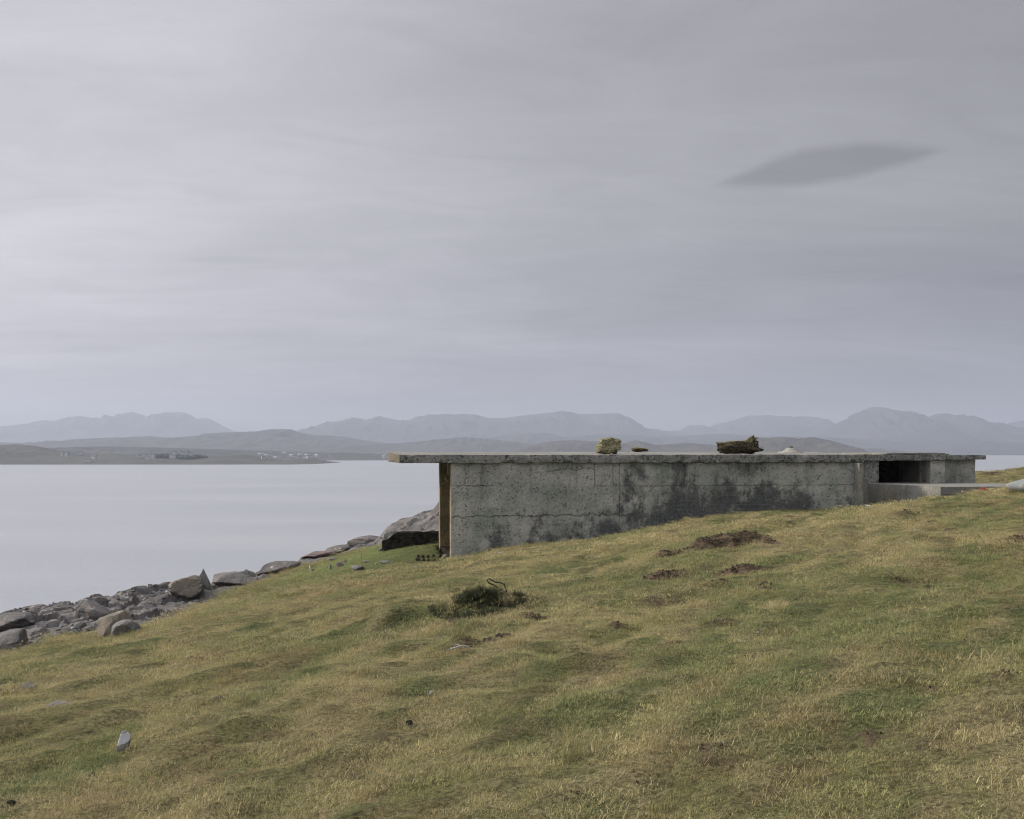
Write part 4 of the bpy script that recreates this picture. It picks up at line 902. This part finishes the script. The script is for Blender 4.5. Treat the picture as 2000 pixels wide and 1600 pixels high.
ridge('hills', [(1560, 884), (1610, 881), (1660, 878), (1700, 876), (1720, 878), (1750, 880), (1770, 882), (1800, 884)], 4600, 500, mHf, seed=11)
ridge('hills', [(1680, 880), (1740, 874), (1780, 868), (1820, 864), (1870, 862), (1900, 861), (1930, 864), (1960, 862), (2000, 864), (2080, 858), (2200, 862), (2320, 876)], 6600, 1050, mHf, seed=12)
ridge('lowland', [(-200, 876), (0, 876), (120, 874), (200, 872), (300, 874), (400, 877), (500, 880), (600, 883), (700, 885), (780, 888), (860, 891), (900, 894)], 3300, 640, mHf, seed=13, jit=.9)
ridge('headland', [(-240, 874), (-100, 872), (0, 869), (30, 868), (60, 870), (90, 875), (120, 882), (160, 885), (220, 887), (290, 889), (300, 887), (320, 886), (345, 888), (360, 890), (385, 892), (395, 891), (430, 890), (460, 889), (480, 888), (500, 891), (530, 896), (562, 899), (572, 897), (590, 895.5), (612, 896), (622, 899), (640, 902), (654, 904.5)], 2180, 270, mHg, seed=14, jit=.35, step=1.0, foot=-.8, amp=.05)
# distant wood on the headland
def wood(pts, D, seed):
    V = []; f = []; r = random.Random(seed); bm = bmesh.new()
    for px, top in pts:
        for _ in range(5):
            h = CZ+(HY-top)*D/F; x = (px+r.uniform(-7, 7)-1000)/F*D; y = D+r.uniform(-25, 20); rad = r.uniform(3.5, 6)
            q = bmesh.ops.create_icosphere(bm, subdivisions=2, radius=1)
            for v in q['verts']:
                n = 1+.25*mnoise.noise(v.co*2+Vector((px, seed, 0))); v.co = Vector((x+v.co.x*rad*n*1.3, y+v.co.y*rad*n, h-rad*.7+v.co.z*rad*n*.8+r.uniform(-.2, .2)))
    me = bpy.data.meshes.new('wood'); bm.to_mesh(me); bm.free(); me.materials.append(simple('wood_foliage', (.018, .026, .012), (.032, .04, .02), .2, 1.0))
    o = bpy.data.objects.new('wood', me); COL.objects.link(o); return o
tag(wood([(302, 889), (312, 887), (322, 886), (332, 886.5), (344, 888)], 2090, 1), 'dark round wood left of the cluster of white houses on the headland', 'wood', kind='stuff')
tag(wood([(362, 890), (372, 889), (382, 888), (388, 890)], 2080, 2), 'small dark wood right of the cluster of white houses', 'wood', kind='stuff')
mWh = simple('white_render', (.26, .26, .26), (.36, .36, .36), .5, .01); mSl = simple('slate', (.07, .07, .08), (.11, .11, .12), .5, .01)
def house(px, py, D, L, Wd, H, rot, label, group=None, light=False):
    x = (px-1000)/F*D; z = CZ+(HY-py)/F*D
    root = tag(empty('house', (x, D, z-1.2), rot), label, 'house', group)
    e = H+1.2; V = [(-L/2, -Wd/2, -1), (L/2, -Wd/2, -1), (L/2, Wd/2, -1), (-L/2, Wd/2, -1), (-L/2, -Wd/2, e), (L/2, -Wd/2, e), (L/2, Wd/2, e), (-L/2, Wd/2, e), (-L/2, 0, e+Wd*.42), (L/2, 0, e+Wd*.42)]
    new_mesh('wall', V, [(0, 1, 5, 4), (1, 2, 6, 9, 5), (2, 3, 7, 6), (3, 0, 4, 8, 7)], mWh, root, False)
    o = .25; t = .25; rz_ = e+Wd*.42
    V = [(-L/2-o, -Wd/2-.3, e-.13), (L/2+o, -Wd/2-.3, e-.13), (L/2+o, 0, rz_+.04), (-L/2-o, 0, rz_+.04), (-L/2-o, Wd/2+.3, e-.13), (L/2+o, Wd/2+.3, e-.13)]
    V += [(a, b_, c_+t) for a, b_, c_ in V]
    rfm = new_mesh('roof', V, [(0, 1, 2, 3), (3, 2, 5, 4), (6, 7, 8, 9), (9, 8, 11, 10), (0, 1, 7, 6), (4, 5, 11, 10), (0, 3, 9, 6), (3, 4, 10, 9), (1, 2, 8, 7), (2, 5, 11, 8)], mWh if light else mSl, root, False)
    V = [(a, b_, c_) for c_ in (rz_-.3, rz_+1.1) for a, b_ in ((L/2-.9, -.35), (L/2-.2, -.35), (L/2-.2, .35), (L/2-.9, .35))]
    new_mesh('chimney', V, [(4, 5, 6, 7), (0, 1, 5, 4), (1, 2, 6, 5), (2, 3, 7, 6), (3, 0, 4, 7)], mWh, rfm, False)
HS = [(3, 888, 2060, 6, 5, 2.8, 1.5, 'first small white cottage at the extreme left below the dark hill'), (9, 888, 2050, 8, 5, 3, .2, 'second white cottage just right of the leftmost cottage'), (122, 888, 2050, 5, 5, 3, 1.5, 'small gabled white house right of the dark headland hill'),
 (131, 889, 2040, 6, 6, 4, 1.4, 'taller white gabled house of the pair on the headland'), (157, 886, 2120, 9, 5, 2.4, .1, 'long low white house behind the gabled pair'), (183, 894, 2010, 9, 5, 2.4, -.3, 'white house on its own in the middle of the headland'),
 (172, 900, 1960, 9, 4.5, 2.2, 0, 'lowest white house close to the far water edge'), (299, 894, 2000, 7, 6, 4.2, 1.45, 'bright white gable just left of the dark round wood'), (283, 890, 2080, 10, 5, 2.5, .1, 'long white house above the bright white gable'),
 (273, 892, 2040, 6, 5, 2.2, .4, 'small white house left of the bright white gable'), (288, 895, 1985, 7, 4.5, 2, 0, 'low white shed in front of the bright white gable'), (341, 886, 2085, 6, 5, 3, .2, 'leftmost white house of the hilltop cluster'), (350, 885, 2090, 7, 6, 4, 1.4, 'tall white house at the top of the hilltop cluster'),
 (356, 886, 2080, 7, 5, 3, .2, 'white house in the middle of the hilltop cluster'), (366, 885.5, 2085, 7, 5, 3, 1.3, 'white gabled house at the right of the hilltop cluster'), (373, 887.5, 2070, 5, 5, 2.5, .2, 'rightmost small white house of the hilltop cluster'), (337, 893, 2015, 10, 5, 2.2, 0, 'long low white building below the hilltop cluster'),
 (514, 895.5, 2130, 6, 5, 2.4, .5, 'lone white cottage near the tip of the headland')]
for a in HS: house(*a)
for i in range(34):
    px = 505+i*5.3+random.uniform(-2, 2) if i < 24 else random.choice([620, 650, 665, 690, 700, 715, 725, 745, 752, 600])+random.uniform(-4, 4)
    py = random.uniform(885, 896) if i < 24 else random.uniform(888, 893)
    house(px, py+1.0, 2800 + (896-py)*14, random.uniform(5, 9), 5, 2.0, random.uniform(-.5, .5), 'faint pale house in the hazy village across the bay', 'faint houses of the village across the bay', i % 3 == 0)
# ------------------------------------------------------------------ haze
HX = 17500; zt = 500
V = [(x, y, z) for z in (-3, zt) for x, y in ((-HX, -HX), (HX, -HX), (HX, HX), (-HX, HX))]
hz = new_mesh('haze', V, [(3, 2, 1, 0), (4, 5, 6, 7), (0, 1, 5, 4), (1, 2, 6, 5), (2, 3, 7, 6), (3, 0, 4, 7)], None, smooth=False)
mh = bpy.data.materials.new('haze'); mh.use_nodes = True; nt = mh.node_tree; nt.nodes.clear()
pv = nd(nt, 'ShaderNodeVolumePrincipled', {'Color': (.485, .535, .64, 1), 'Density': 1.2e-4, 'Anisotropy': .2})
nd(nt, 'ShaderNodeOutputMaterial', {'Volume': pv.outputs[0]})
hz.data.materials.append(mh); tag(hz, 'thin even sea haze over the bay', 'haze', kind='stuff')
